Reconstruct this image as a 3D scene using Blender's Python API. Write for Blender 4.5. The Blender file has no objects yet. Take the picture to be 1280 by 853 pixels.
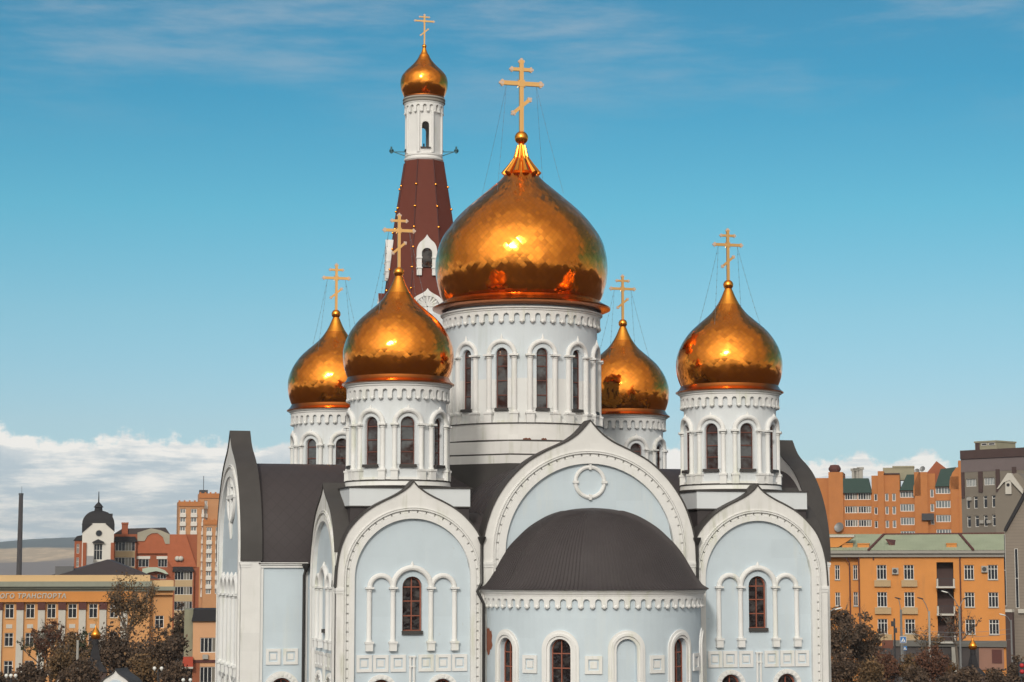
import bpy, bmesh, math, random
from mathutils import Vector, Matrix
from math import sin, cos, pi, sqrt, radians as R, atan2
random.seed(7)
scene = bpy.context.scene
COL = scene.collection

# ------------------------------------------------------------------ camera
CAM = Vector((-29.12, -105.50, 15.0)); YAW = R(15.162); PITCH = R(6.332)
cd = bpy.data.cameras.new('camera'); cam = bpy.data.objects.new('camera', cd); COL.objects.link(cam)
cam.location = CAM; cam.rotation_euler = (R(90) + PITCH, 0, -YAW)
cd.sensor_width = 36; cd.lens = 2549.5 / 1280 * 36; cd.clip_start = 1; cd.clip_end = 40000
scene.camera = cam
FW = Vector((sin(YAW), cos(YAW), 0)); RT = Vector((cos(YAW), -sin(YAW), 0))

# ------------------------------------------------------------------ sun, sky, exposure
SUN_EL, SUN_PHI = 27.0, 27.0          # sun stands behind the photographer, a little to the left
sd = bpy.data.lights.new('sun', 'SUN'); sd.energy = 1.5; sd.angle = R(7); sd.color = (1, .93, .84)
so = bpy.data.objects.new('sun', sd); COL.objects.link(so)
sv = Vector((-sin(R(SUN_PHI)) * cos(R(SUN_EL)), -cos(R(SUN_PHI)) * cos(R(SUN_EL)), sin(R(SUN_EL))))
so.rotation_euler = sv.to_track_quat('Z', 'Y').to_euler(); so.location = (-60, -120, 90)

world = bpy.data.worlds.new('World'); scene.world = world; world.use_nodes = True
scene.view_settings.view_transform = 'Standard'; scene.view_settings.look = 'None'
scene.view_settings.exposure = 0.22; scene.view_settings.gamma = 1

class NT:
    """small node-tree helper"""
    def __init__(s, tree): s.t = tree; tree.nodes.clear()
    def n(s, typ, ins=None, **kw):
        nd = s.t.nodes.new(typ)
        for k, v in kw.items(): setattr(nd, k, v)
        for k, v in (ins or {}).items():
            sk = nd.inputs[k]
            if isinstance(v, bpy.types.NodeSocket): s.t.links.new(v, sk)
            else: sk.default_value = v
        return nd
    def m(s, op, a, b=0.0, c=None, clamp=False):
        ins = {0: a, 1: b}
        if c is not None: ins[2] = c
        return s.n('ShaderNodeMath', ins, operation=op, use_clamp=clamp).outputs[0]
    def mix(s, f, a, b, bt='MIX'):
        nd = s.n('ShaderNodeMix', None, data_type='RGBA', blend_type=bt)
        for i, v in ((0, f), (6, a), (7, b)):
            if isinstance(v, bpy.types.NodeSocket): s.t.links.new(v, nd.inputs[i])
            else: nd.inputs[i].default_value = v if i == 0 else (tuple(v) + (1,))[:4]
        return nd.outputs[2]
    def sstep(s, x, a, b):
        nd = s.n('ShaderNodeMapRange', {0: x, 1: a, 2: b, 3: 0.0, 4: 1.0}, interpolation_type='SMOOTHSTEP'); return nd.outputs[0]
    def noise(s, vec, scale, detail=4, rough=.55, dim='3D'):
        return s.n('ShaderNodeTexNoise', {'Vector': vec, 'Scale': scale, 'Detail': detail, 'Roughness': rough}, noise_dimensions=dim).outputs[0]
    def xyz(s, x=0.0, y=0.0, z=0.0): return s.n('ShaderNodeCombineXYZ', {0: x, 1: y, 2: z}).outputs[0]

def build_world():
    t = NT(world.node_tree)
    sky = t.n('ShaderNodeTexSky', sky_type='NISHITA', sun_disc=False)
    sky.sun_elevation = R(SUN_EL); sky.sun_rotation = R(180 + SUN_PHI)
    sky.altitude = 650; sky.air_density = 1.0; sky.dust_density = .6; sky.ozone_density = 1.6
    tc = t.n('ShaderNodeTexCoord').outputs['Generated']
    sp = t.n('ShaderNodeSeparateXYZ', {0: tc}); x, y, z = sp.outputs
    el = t.m('MULTIPLY', t.m('ARCSINE', z), 57.2958)
    az = t.m('MULTIPLY', t.m('ARCTAN2', x, y), 57.2958)                  # degrees from +Y towards +X
    ramp = t.n('ShaderNodeValToRGB', {0: t.m('DIVIDE', el, 30.0)}); cr = ramp.color_ramp
    stops = [(0.0, (.60, .84, 1.15)), (4 / 30, (.74, .88, .99)), (7 / 30, (.64, .96, .97)), (10 / 30, (.42, 1.0, .98)), (13.5 / 30, (.25, .87, .93)), (17 / 30, (.28, .82, .88)), (22 / 30, (.4, .95, 1.0)), (1.0, (.7, 1.0, 1.0))]
    cr.elements[0].position = 0; cr.elements[0].color = (*stops[0][1], 1); cr.elements[1].position = 1; cr.elements[1].color = (*stops[-1][1], 1)
    for p, c in stops[1:-1]: e = cr.elements.new(p); e.color = (*c, 1)
    col = t.mix(1.0, sky.outputs[0], ramp.outputs[0], 'MULTIPLY')
    # broad bright veil of thin cloud round the sun
    dn = t.n('ShaderNodeVectorMath', {0: tc, 1: tuple(sv)}, operation='DOT_PRODUCT').outputs['Value']
    veil = t.noise(t.n('ShaderNodeMapping', {'Vector': tc, 'Scale': (2.2, 2.2, 5.0)}).outputs[0], 1.6, 6, .6)
    dv = t.m('ADD', dn, t.m('MULTIPLY', t.m('SUBTRACT', veil, .5), .45))
    col = t.mix(t.m('MULTIPLY', t.sstep(dv, -.15, .15), .85), col, (4.5, 3.75, 3.25))
    vb = t.mix(t.sstep(t.m('ADD', dn, t.m('MULTIPLY', t.m('SUBTRACT', veil, .5), .25)), .62, 1.0), (7.5, 7.0, 6.3), (23.0, 22.5, 19.5))
    col = t.mix(t.m('MULTIPLY', t.sstep(dv, .36, .60), .9), col, vb)
    # thin streaks of cirrus high up
    cz = t.noise(t.xyz(t.m('MULTIPLY', az, .10), t.m('MULTIPLY', el, .55), 3.0), 1.0, 7, .62)
    cm = t.m('MULTIPLY', t.sstep(cz, .42, .74), t.sstep(el, 11.2, 15.6))
    col = t.mix(t.m('MULTIPLY', cm, .62), col, (4.7, 5.5, 6.3))
    # low bank of cumulus along the horizon
    lum = t.noise(t.xyz(t.m('MULTIPLY', az, .42), 0.0, 11.3), 1.0, 6, .60)
    lum2 = t.noise(t.xyz(t.m('MULTIPLY', az, 1.1), t.m('MULTIPLY', el, 1.6), 5.2), 1.0, 6, .6)
    tilt = t.m('MULTIPLY', t.m('SUBTRACT', 15.0, az), .024)
    top = t.m('ADD', t.m('ADD', t.m('MULTIPLY', lum, 1.5), t.m('MULTIPLY', lum2, 1.3)), t.m('ADD', 1.95, tilt))
    d = t.m('SUBTRACT', top, el)
    mask = t.sstep(d, -.02, .20)
    tex = t.noise(t.xyz(t.m('MULTIPLY', az, .42), t.m('MULTIPLY', el, 2.6), 1.7), 1.0, 8, .62)
    rimlit = t.sstep(d, 1.0, .1)
    br = t.m('ADD', t.m('MULTIPLY', rimlit, .62), t.sstep(tex, .40, .66), clamp=True)
    cc = t.mix(br, (5.6, 6.6, 7.3), (11.0, 10.6, 10.0))
    thin = t.m('MULTIPLY', t.sstep(t.noise(t.xyz(t.m('MULTIPLY', az, .3), t.m('MULTIPLY', el, 2.0), 8.8), 1.0, 5, .6), .62, .74), t.sstep(el, 2.4, 1.4))
    mask = t.m('MULTIPLY', mask, t.m('SUBTRACT', 1.0, t.m('MULTIPLY', thin, .7)))
    col = t.mix(t.m('MULTIPLY', mask, .93), col, cc)
    bg = t.n('ShaderNodeBackground', {'Color': col, 'Strength': .078})
    out = t.n('ShaderNodeOutputWorld', {'Surface': bg.outputs[0]})
build_world()

# ------------------------------------------------------------------ materials
MATS = {}
def mat(name, col, rough=.7, metal=0.0, var=.0, vscale=.8, streak=0.0, streakcol=(.3, .33, .22), bump=0.0, bscale=30, spec=.4, custom=None, island=0.0):
    if name in MATS: return MATS[name]
    m = bpy.data.materials.new(name); m.use_nodes = True; t = NT(m.node_tree)
    out = t.n('ShaderNodeOutputMaterial'); b = t.n('ShaderNodeBsdfPrincipled')
    t.t.links.new(b.outputs[0], out.inputs[0])
    b.inputs['Roughness'].default_value = rough; b.inputs['Metallic'].default_value = metal
    b.inputs['Specular IOR Level'].default_value = spec
    geo = t.n('ShaderNodeNewGeometry'); P = geo.outputs['Position']
    c = t.n('ShaderNodeRGB'); c.outputs[0].default_value = (*col, 1); c = c.outputs[0]
    if var:
        nz = t.noise(P, vscale, 6, .6)
        f = t.m('ADD', 1.0 - var, t.m('MULTIPLY', nz, 2 * var))
        c = t.mix(1.0, c, t.n('ShaderNodeCombineColor', {0: f, 1: f, 2: f}).outputs[0], 'MULTIPLY')
    if island:
        f = t.m('ADD', 1.0 - island, t.m('MULTIPLY', geo.outputs['Random Per Island'], 2 * island))
        c = t.mix(1.0, c, t.n('ShaderNodeCombineColor', {0: f, 1: f, 2: f}).outputs[0], 'MULTIPLY')
    if streak:
        mp = t.n('ShaderNodeMapping', {'Vector': P, 'Scale': (2.2, 2.2, .22)}).outputs[0]
        s1 = t.sstep(t.noise(mp, 1.1, 6, .65), .48, .72)
        s2 = t.sstep(t.noise(P, .35, 3, .5), .42, .62)
        c = t.mix(t.m('MULTIPLY', t.m('MULTIPLY', s1, s2), streak), c, streakcol)
    if custom: c = custom(t, b, P, c)
    t.t.links.new(c, b.inputs['Base Color'])
    if bump:
        nz = t.noise(P, bscale, 5, .6)
        bp = t.n('ShaderNodeBump', {'Height': nz, 'Strength': bump, 'Distance': .03})
        t.t.links.new(bp.outputs[0], b.inputs['Normal'])
    MATS[name] = m; return m

def patchy(t, b, P, c):
    # repainted patches and faint plaster joints
    q = t.n('ShaderNodeVectorMath', {0: P, 1: (.75, .75, 1.1)}, operation='MULTIPLY').outputs[0]
    wn = t.n('ShaderNodeTexWhiteNoise', {'Vector': t.n('ShaderNodeVectorMath', {0: q}, operation='FLOOR').outputs[0]}).outputs['Value']
    f = t.m('ADD', .965, t.m('MULTIPLY', wn, .05))
    c = t.mix(1.0, c, t.n('ShaderNodeCombineColor', {0: f, 1: f, 2: f}).outputs[0], 'MULTIPLY')
    sp = t.sstep(t.noise(P, 3.2, 5, .7), .66, .74)                     # flaked and grimy spots
    return t.mix(t.m('MULTIPLY', sp, .35), c, (.40, .39, .34))
WHITE = mat('white_plaster', (.72, .71, .695), .8, var=.09, vscale=1.3, custom=patchy, streak=.7, streakcol=(.42, .43, .33), bump=.12, bscale=14)
TRIM = mat('white_trim', (.735, .73, .72), .8, var=.08, vscale=2.0, streak=.5, streakcol=(.50, .53, .36), bump=.10, bscale=18)
BLUE = mat('pale_blue_plaster', (.545, .625, .685), .85, var=.07, vscale=.9, custom=patchy, streak=.45, streakcol=(.62, .66, .66), bump=.10, bscale=12)
def drum_paint(t, b, P, c):
    z = t.n('ShaderNodeSeparateXYZ', {0: P}).outputs[2]
    zz = t.m('ADD', z, t.m('MULTIPLY', t.m('SUBTRACT', t.noise(P, 1.2, 3, .5), .5), .25))
    f = t.sstep(zz, 24.70, 24.78)
    return t.mix(f, c, t.mix(1.0, c, (.86, .93, 1.0), 'MULTIPLY'))
DRUMW = mat('drum_plaster', (.65, .68, .705), .8, var=.06, vscale=.9, streak=.3, streakcol=(.46, .48, .42), bump=.1, bscale=14)
MDRUM = mat('repainted_drum_plaster', (.70, .705, .70), .8, var=.06, vscale=.8, streak=.3, streakcol=(.46, .48, .42), bump=.1, bscale=14, custom=drum_paint)
def seams(t, b, P, c):
    return c
ROOF = mat('dark_sheet_roof', (.057, .049, .051), .62, var=.25, vscale=.6, streak=.25, streakcol=(.075, .072, .065), spec=.25)
def diamond(t, b, P, c):
    s = t.n('ShaderNodeSeparateXYZ', {0: P})
    a = t.m('MULTIPLY', t.m('ADD', s.outputs[0], s.outputs[2]), 1.6); d = t.m('MULTIPLY', t.m('SUBTRACT', s.outputs[0], s.outputs[2]), 1.6)
    fa = t.m('ABSOLUTE', t.m('SUBTRACT', t.m('FRACT', a), .5)); fd = t.m('ABSOLUTE', t.m('SUBTRACT', t.m('FRACT', d), .5))
    ln = t.sstep(t.m('MAXIMUM', fa, fd), .44, .49)
    wn = t.n('ShaderNodeTexWhiteNoise', {'Vector': t.xyz(t.m('FLOOR', a), t.m('FLOOR', d), 0.0)}).outputs[0]
    c = t.mix(t.m('MULTIPLY', wn, .28), c, (.066, .056, .060))
    return t.mix(t.m('MULTIPLY', ln, .32), c, (.032, .027, .029))
SHING = mat('dark_diamond_roof', (.058, .049, .051), .6, var=.2, vscale=.5, spec=.25, custom=diamond)
CAP = mat('dark_metal_capping', (.060, .055, .053), .6, var=.2, vscale=1.5, spec=.3)

def gold_panels(t, b, P, c):
    uv = t.n('ShaderNodeUVMap').outputs[0]
    s = t.n('ShaderNodeSeparateXYZ', {0: uv})
    a = t.m('ADD', s.outputs[0], s.outputs[1]); d = t.m('SUBTRACT', s.outputs[0], s.outputs[1])
    cell = t.xyz(t.m('FLOOR', a), t.m('FLOOR', d), 0.0)
    wn = t.n('ShaderNodeTexWhiteNoise', {'Vector': cell})
    fa = t.m('ABSOLUTE', t.m('SUBTRACT', t.m('FRACT', a), .5)); fd = t.m('ABSOLUTE', t.m('SUBTRACT', t.m('FRACT', d), .5))
    ln = t.sstep(t.m('MAXIMUM', fa, fd), .45, .5)
    off = t.n('ShaderNodeVectorMath', {0: wn.outputs['Color'], 1: (.5, .5, .5)}, operation='SUBTRACT').outputs[0]
    off = t.n('ShaderNodeVectorMath', {0: off, 'Scale': .095}, operation='SCALE').outputs[0]
    wob = t.n('ShaderNodeTexNoise', {'Vector': P, 'Scale': .9, 'Detail': 3.0}).outputs[1]
    wob = t.n('ShaderNodeVectorMath', {0: wob, 1: (.5, .5, .5)}, operation='SUBTRACT').outputs[0]
    wob = t.n('ShaderNodeVectorMath', {0: wob, 'Scale': .08}, operation='SCALE').outputs[0]
    N = t.n('ShaderNodeNewGeometry').outputs['Normal']
    nn = t.n('ShaderNodeVectorMath', {0: t.n('ShaderNodeVectorMath', {0: N, 1: off}, operation='ADD').outputs[0], 1: wob}, operation='ADD').outputs[0]
    nn = t.n('ShaderNodeVectorMath', {0: nn}, operation='NORMALIZE').outputs[0]
    t.t.links.new(nn, b.inputs['Normal'])
    rg = t.m('ADD', .10, t.m('MULTIPLY', t.sstep(t.noise(P, 1.6, 5, .65), .40, .75), .16)); t.t.links.new(rg, b.inputs['Roughness'])
    c = t.mix(t.m('MULTIPLY', wn.outputs['Value'], .30), c, (.72, .19, .035))
    return t.mix(t.m('MULTIPLY', ln, .40), c, (.42, .14, .03))
GOLD = mat('gold_leaf_panels', (.93, .31, .040), .15, 1.0, custom=gold_panels)
GOLDS = mat('smooth_gold', (.95, .36, .05), .26, 1.0, var=.06, vscale=3)
COPPER = mat('copper_gold_rim', (.44, .135, .032), .24, 1.0, var=.12, vscale=2)
CROSS = mat('pale_gold_cross', (.78, .45, .17), .34, .88, var=.06, vscale=4)
FINIAL = mat('translucent_rosette', (.62, .47, .38), .4, .2)
WIRE = mat('guy_wire', (.16, .18, .20), .5, .3)
def deep_panes(t, b, P, c):
    n1 = t.noise(P, 2.3, 4, .6); c = t.mix(t.sstep(n1, .42, .66), (.014, .010, .011), (.055, .046, .044))  # uneven dark tones imitate varied reflections, put into the glass colour
    nz = t.n('ShaderNodeBump', {'Height': t.noise(P, 2.0, 2, .5), 'Strength': .3, 'Distance': .2}); t.t.links.new(nz.outputs[0], b.inputs['Normal'])
    return c
GLASS = mat('dark_glass', (.018, .018, .022), .08, spec=.5, custom=deep_panes)
def panes(t, b, P, c):
    n1 = t.noise(t.n('ShaderNodeMapping', {'Vector': P, 'Scale': (1.0, 1.0, .9)}).outputs[0], 1.1, 4, .6)
    c = t.mix(t.sstep(n1, .40, .62), (.035, .018, .016), (.10, .105, .11))  # blotchy brown and grey stand in for reflections, put into the pane colour
    nz = t.n('ShaderNodeBump', {'Height': t.noise(P, 1.4, 2, .5), 'Strength': .25, 'Distance': .2}); t.t.links.new(nz.outputs[0], b.inputs['Normal'])
    return c
GLASS2 = mat('grey_glass', (.05, .055, .06), .10, spec=.5, custom=panes)
REDFR = mat('red_brown_frame', (.13, .042, .03), .6)
ORFR = mat('orange_red_frame', (.27, .085, .05), .6)
PIPE = mat('dark_pipe', (.030, .028, .028), .45, .2)
BRICKP = mat('bare_brick', (.26, .085, .045), .9, var=.3, vscale=6)
SHAFT = mat('red_brown_sheet', (.14, .042, .030), .7, spec=.15, var=.14, vscale=1.2, streak=.2, streakcol=(.16, .06, .05))
SHAFTR = mat('red_brown_ridge', (.09, .03, .026), .6)
GREYST = mat('grey_cornice', (.30, .28, .25), .8, var=.1)
TEAL = mat('teal_bracket', (.03, .12, .15), .5)
GROUND = mat('ground_dirt', (.066, .043, .031), .95, var=.3, vscale=.05)

# ------------------------------------------------------------------ mesh helper
class MB:
    def __init__(s): s.v = []; s.f = []; s.mi = []; s.uv = {}
    def add(s, vs, fs, mi=0):
        o = len(s.v); s.v += [tuple(v) for v in vs]
        for f in fs: s.f.append(tuple(o + i for i in f)); s.mi.append(mi)
    def quad(s, a, b, c, d, mi=0): s.add([a, b, c, d], [(0, 1, 2, 3)], mi)
    def box(s, x0, x1, y0, y1, z0, z1, mi=0):
        s.add([(x0, y0, z0), (x1, y0, z0), (x1, y1, z0), (x0, y1, z0), (x0, y0, z1), (x1, y0, z1), (x1, y1, z1), (x0, y1, z1)],
              [(3, 2, 1, 0), (4, 5, 6, 7), (0, 1, 5, 4), (1, 2, 6, 5), (2, 3, 7, 6), (3, 0, 4, 7)], mi)
    def obox(s, p, q, w, h, mi=0, up=(0, 0, 1)):
        """bar from p to q, w across, h along up"""
        p = Vector(p); q = Vector(q); d = (q - p).normalized(); up = Vector(up)
        a = d.cross(up)
        if a.length < 1e-4: a = d.cross(Vector((1, 0, 0)))
        a.normalize(); u = a.cross(d).normalized()
        a *= w / 2; u *= h / 2
        s.add([p - a - u, p + a - u, p + a + u, p - a + u, q - a - u, q + a - u, q + a + u, q - a + u],
              [(0, 1, 2, 3), (7, 6, 5, 4), (0, 4, 5, 1), (1, 5, 6, 2), (2, 6, 7, 3), (3, 7, 4, 0)], mi)
    def lathe(s, prof, n=32, a0=0, a1=2 * pi, cx=0, cy=0, mi=0, uvN=None, uvS=1.0):
        full = abs(a1 - a0 - 2 * pi) < 1e-6
        m = n if full else n + 1
        o = len(s.v); k = len(prof)
        ln = [0]
        for i in range(1, k): ln.append(ln[-1] + math.dist(prof[i], prof[i - 1]))
        for j in range(m):
            a = a0 + (a1 - a0) * j / n
            for r, z in prof: s.v.append((cx + r * cos(a), cy + r * sin(a), z))
        for j in range(n):
            j2 = (j + 1) % m
            for i in range(k - 1):
                f = (o + j * k + i, o + j2 * k + i, o + j2 * k + i + 1, o + j * k + i + 1)
                if uvN: s.uv[len(s.f)] = [(j / n * uvN, ln[i] / uvS), ((j + 1) / n * uvN, ln[i] / uvS), ((j + 1) / n * uvN, ln[i + 1] / uvS), (j / n * uvN, ln[i + 1] / uvS)]
                s.f.append(f); s.mi.append(mi)
    def tube(s, pts, r, n=8, mi=0, caps=True):
        pts = [Vector(p) for p in pts]; rs = r if isinstance(r, (list, tuple)) else [r] * len(pts)
        o = len(s.v); ref = None
        for i, p in enumerate(pts):
            d = (pts[min(i + 1, len(pts) - 1)] - pts[max(i - 1, 0)])
            if d.length < 1e-9: d = Vector((0, 0, 1))
            d.normalize()
            if ref is None: ref = d.orthogonal().normalized()
            ref = (ref - d * ref.dot(d))
            if ref.length < 1e-6: ref = d.orthogonal()
            ref.normalize(); b = d.cross(ref)
            for j in range(n):
                a = 2 * pi * j / n; s.v.append(tuple(p + (ref * cos(a) + b * sin(a)) * rs[i]))
        for i in range(len(pts) - 1):
            for j in range(n):
                s.f.append((o + i * n + j, o + i * n + (j + 1) % n, o + (i + 1) * n + (j + 1) % n, o + (i + 1) * n + j)); s.mi.append(mi)
        if caps:
            s.f.append(tuple(o + j for j in reversed(range(n)))); s.mi.append(mi)
            e = o + (len(pts) - 1) * n; s.f.append(tuple(e + j for j in range(n))); s.mi.append(mi)
    def prism(s, poly, y0, y1, mi=0):
        """polygon in x,z extruded along y"""
        n = len(poly); o = len(s.v)
        s.v += [(x, y0, z) for x, z in poly] + [(x, y1, z) for x, z in poly]
        s.f.append(tuple(o + i for i in range(n))); s.mi.append(mi)
        s.f.append(tuple(o + n + i for i in reversed(range(n)))); s.mi.append(mi)
        for i in range(n):
            j = (i + 1) % n; s.f.append((o + i, o + n + i, o + n + j, o + j)); s.mi.append(mi)
    def sphere(s, c, r, n=16, m=10, mi=0, sz=1.0):
        s.lathe([(max(1e-4, r * sin(pi * i / m)), c[2] - r * sz * cos(pi * i / m)) for i in range(m + 1)], n, cx=c[0], cy=c[1], mi=mi)
    def build(s, name, mats, parent=None, loc=(0, 0, 0), rz=0.0, smooth=35, fix=True):
        me = bpy.data.meshes.new(name); me.from_pydata(s.v, [], s.f)
        if not isinstance(mats, (list, tuple)): mats = [mats]
        for m in mats: me.materials.append(m)
        me.polygons.foreach_set('material_index', s.mi)
        if s.uv:
            uvl = me.uv_layers.new(name='UVMap')
            for pi_, p in enumerate(me.polygons):
                if pi_ in s.uv:
                    for li, uv in zip(p.loop_indices, s.uv[pi_]): uvl.data[li].uv = uv
        if fix:
            bm = bmesh.new(); bm.from_mesh(me); bmesh.ops.recalc_face_normals(bm, faces=bm.faces); bm.to_mesh(me); bm.free()
        if smooth:
            me.polygons.foreach_set('use_smooth', [True] * len(me.polygons)); me.set_sharp_from_angle(angle=R(smooth))
        me.update()
        return link(name, me, parent, loc, rz)

def link(name, me, parent=None, loc=(0, 0, 0), rz=0.0):
    o = bpy.data.objects.new(name, me); COL.objects.link(o); o.location = loc; o.rotation_euler = (0, 0, rz)
    if parent: o.parent = parent
    return o
def tag(o, label, cat, group=None, kind=None):
    if kind: o['kind'] = kind
    else:
        o['label'] = label; o['category'] = cat
        if group: o['group'] = group
    return o
def thing(name, label, cat, loc=(0, 0, 0), rz=0.0, group=None):
    o = link(name, None, None, loc, rz); o.empty_display_size = .5; return tag(o, label, cat, group)
def dup(o, parent, loc=None, rz=None):
    c = o.copy(); COL.objects.link(c); c.parent = parent
    if loc is not None: c.location = loc
    if rz is not None: c.rotation_euler = (0, 0, rz)
    return c
def dup_tree(o, parent, loc=None, rz=None):
    c = dup(o, parent, loc, rz)
    for ch in list(o.children): dup_tree(ch, c)
    return c

# ------------------------------------------------------------------ architectural builders (facing -Y: x across, -y outwards, z up)
def flat(u, n, z): return (u, -n, z)
def cyl(Rr, cx=0, cy=0):
    return lambda u, n, z: (cx + (Rr + n) * sin(u / Rr), cy - (Rr + n) * cos(u / Rr), z)

def wallstrip(mb, M, u0, u1, zb, zt, ops=(), step=1.0, mi=0, mi_rev=None, n0=0.0):
    """wall face with round-arched openings; ops: (uc, w, sill, spring, depth, back?, open bottom?)"""
    if mi_rev is None: mi_rev = mi
    ztf = zt if callable(zt) else (lambda u: zt)
    segs = []; cur = u0
    def fill(a, b):
        if b - a < 1e-6: return
        k = max(1, int(math.ceil((b - a) / step)))
        for i in range(k): segs.append((a + (b - a) * i / k, a + (b - a) * (i + 1) / k, None))
    K = 10
    for op in sorted(ops):
        uc, w = op[0], op[1]; fill(cur, uc - w / 2)
        for i in range(K): segs.append((uc - w / 2 * cos(pi * i / K), uc - w / 2 * cos(pi * (i + 1) / K), op))
        cur = uc + w / 2
    fill(cur, u1)
    for a, b, op in segs:
        if op is None:
            mb.quad(M(a, n0, zb), M(b, n0, zb), M(b, n0, ztf(b)), M(a, n0, ztf(a)), mi); continue
        uc, w, sill, spr, dep = op[:5]; back = op[5] if len(op) > 5 else None; openb = op[6] if len(op) > 6 else False
        r = w / 2; ar = lambda u: spr + sqrt(max(0, r * r - (u - uc) ** 2))
        if sill > zb + 1e-4: mb.quad(M(a, n0, zb), M(b, n0, zb), M(b, n0, sill), M(a, n0, sill), mi)
        mb.quad(M(a, n0, ar(a)), M(b, n0, ar(b)), M(b, n0, ztf(b)), M(a, n0, ztf(a)), mi)
        mb.quad(M(a, n0, ar(a)), M(b, n0, ar(b)), M(b, n0 - dep, ar(b)), M(a, n0 - dep, ar(a)), mi_rev)
        if not openb: mb.quad(M(a, n0, sill), M(b, n0, sill), M(b, n0 - dep, sill), M(a, n0 - dep, sill), mi_rev)
        if back is not None: mb.quad(M(a, n0 - dep, sill), M(b, n0 - dep, sill), M(b, n0 - dep, ar(b)), M(a, n0 - dep, ar(a)), back)
        if a <= uc - r + 1e-6: mb.quad(M(a, n0, sill), M(a, n0 - dep, sill), M(a, n0 - dep, spr), M(a, n0, spr), mi_rev)
        if b >= uc + r - 1e-6: mb.quad(M(b, n0, sill), M(b, n0 - dep, sill), M(b, n0 - dep, spr), M(b, n0, spr), mi_rev)

def window_mesh(w, h, bars_h, vert=True, fw=.07, glass=0, bt=.05):
    """round-headed window, origin middle of sill, in plane y=0 (front -y); mats [glass, frame, sill]"""
    mb = MB(); r = w / 2; spr = h - r; K = 14
    arc = [(r * cos(pi * i / K), spr + r * sin(pi * i / K)) for i in range(K + 1)]
    poly = [(-r, 0), (r, 0)] + arc
    n = len(poly); mb.add([(x, 0, z) for x, z in poly], [tuple(range(n))], 0)
    q = r - fw; arc2 = [(q * cos(pi * i / K), spr + q * sin(pi * i / K)) for i in range(K + 1)]
    for i in range(K):
        a, b, c, d = arc[i], arc[i + 1], arc2[i + 1], arc2[i]
        mb.quad((a[0], -.04, a[1]), (b[0], -.04, b[1]), (c[0], -.04, c[1]), (d[0], -.04, d[1]), 1)
        mb.quad((d[0], -.04, d[1]), (c[0], -.04, c[1]), (c[0], 0, c[1]), (d[0], 0, d[1]), 1)
    mb.box(-r, -q, -.04, 0.02, 0, spr, 1); mb.box(q, r, -.04, .02, 0, spr, 1); mb.box(-q, q, -.04, .02, 0, fw, 1)
    for z in bars_h:
        hw = q if z < spr else sqrt(max(.01, q * q - (z - spr) ** 2))
        mb.box(-hw, hw, -.045, .02, z - bt / 2, z + bt / 2, 1)
    if vert: mb.box(-bt / 2, bt / 2, -.05, .02, fw, h - fw, 1)
    return mb

def archring(mb, r0, r1, zc, n0, n1, z0, mi=0, K=40):
    pts0 = [(r0, z0)] + [(r0 * cos(pi * i / K), zc + r0 * sin(pi * i / K)) for i in range(K + 1)] + [(-r0, z0)]
    pts1 = [(r1, z0)] + [(r1 * cos(pi * i / K), zc + r1 * sin(pi * i / K)) for i in range(K + 1)] + [(-r1, z0)]
    strip(mb, pts0, pts1, n0, n1, mi)
def strip(mb, p0, p1, n0, n1, mi=0, mi_out=None):
    m = len(p0); o = len(mb.v); mo = mi if mi_out is None else mi_out
    for ps, n in ((p0, n1), (p1, n1), (p0, n0), (p1, n0)): mb.v += [(x, -n, z) for x, z in ps]
    for i in range(m - 1):
        a, b, c, d = o, o + m, o + 2 * m, o + 3 * m
        for f, k in (((a + i, b + i, b + i + 1, a + i + 1), mi), ((c + i + 1, a + i + 1, a + i, c + i)[::-1], mi), ((d + i, d + i + 1, b + i + 1, b + i), mo), ((c + i, c + i + 1, d + i + 1, d + i), mi)):
            mb.f.append(f); mb.mi.append(k)
def resample(pts, n):
    L = [0]
    for i in range(1, len(pts)): L.append(L[-1] + math.dist(pts[i], pts[i - 1]))
    out = []; j = 0
    for i in range(n + 1):
        t = L[-1] * i / n
        while j < len(L) - 2 and L[j + 1] < t: j += 1
        f = (t - L[j]) / max(1e-9, L[j + 1] - L[j]); out.append(tuple(a + (b - a) * f for a, b in zip(pts[j], pts[j + 1])))
    return out
def spline(pts, n=6):
    out = []
    P = [pts[0]] + list(pts) + [pts[-1]]
    for i in range(1, len(P) - 2):
        for k in range(n):
            t = k / n; p0, p1, p2, p3 = P[i - 1], P[i], P[i + 1], P[i + 2]
            out.append(tuple(.5 * ((2 * b) + (-a + c) * t + (2 * a - 5 * b + 4 * c - d) * t * t + (-a + 3 * b - 3 * c + d) * t ** 3) for a, b, c, d in zip(p0, p1, p2, p3)))
    out.append(tuple(pts[-1])); return out

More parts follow.
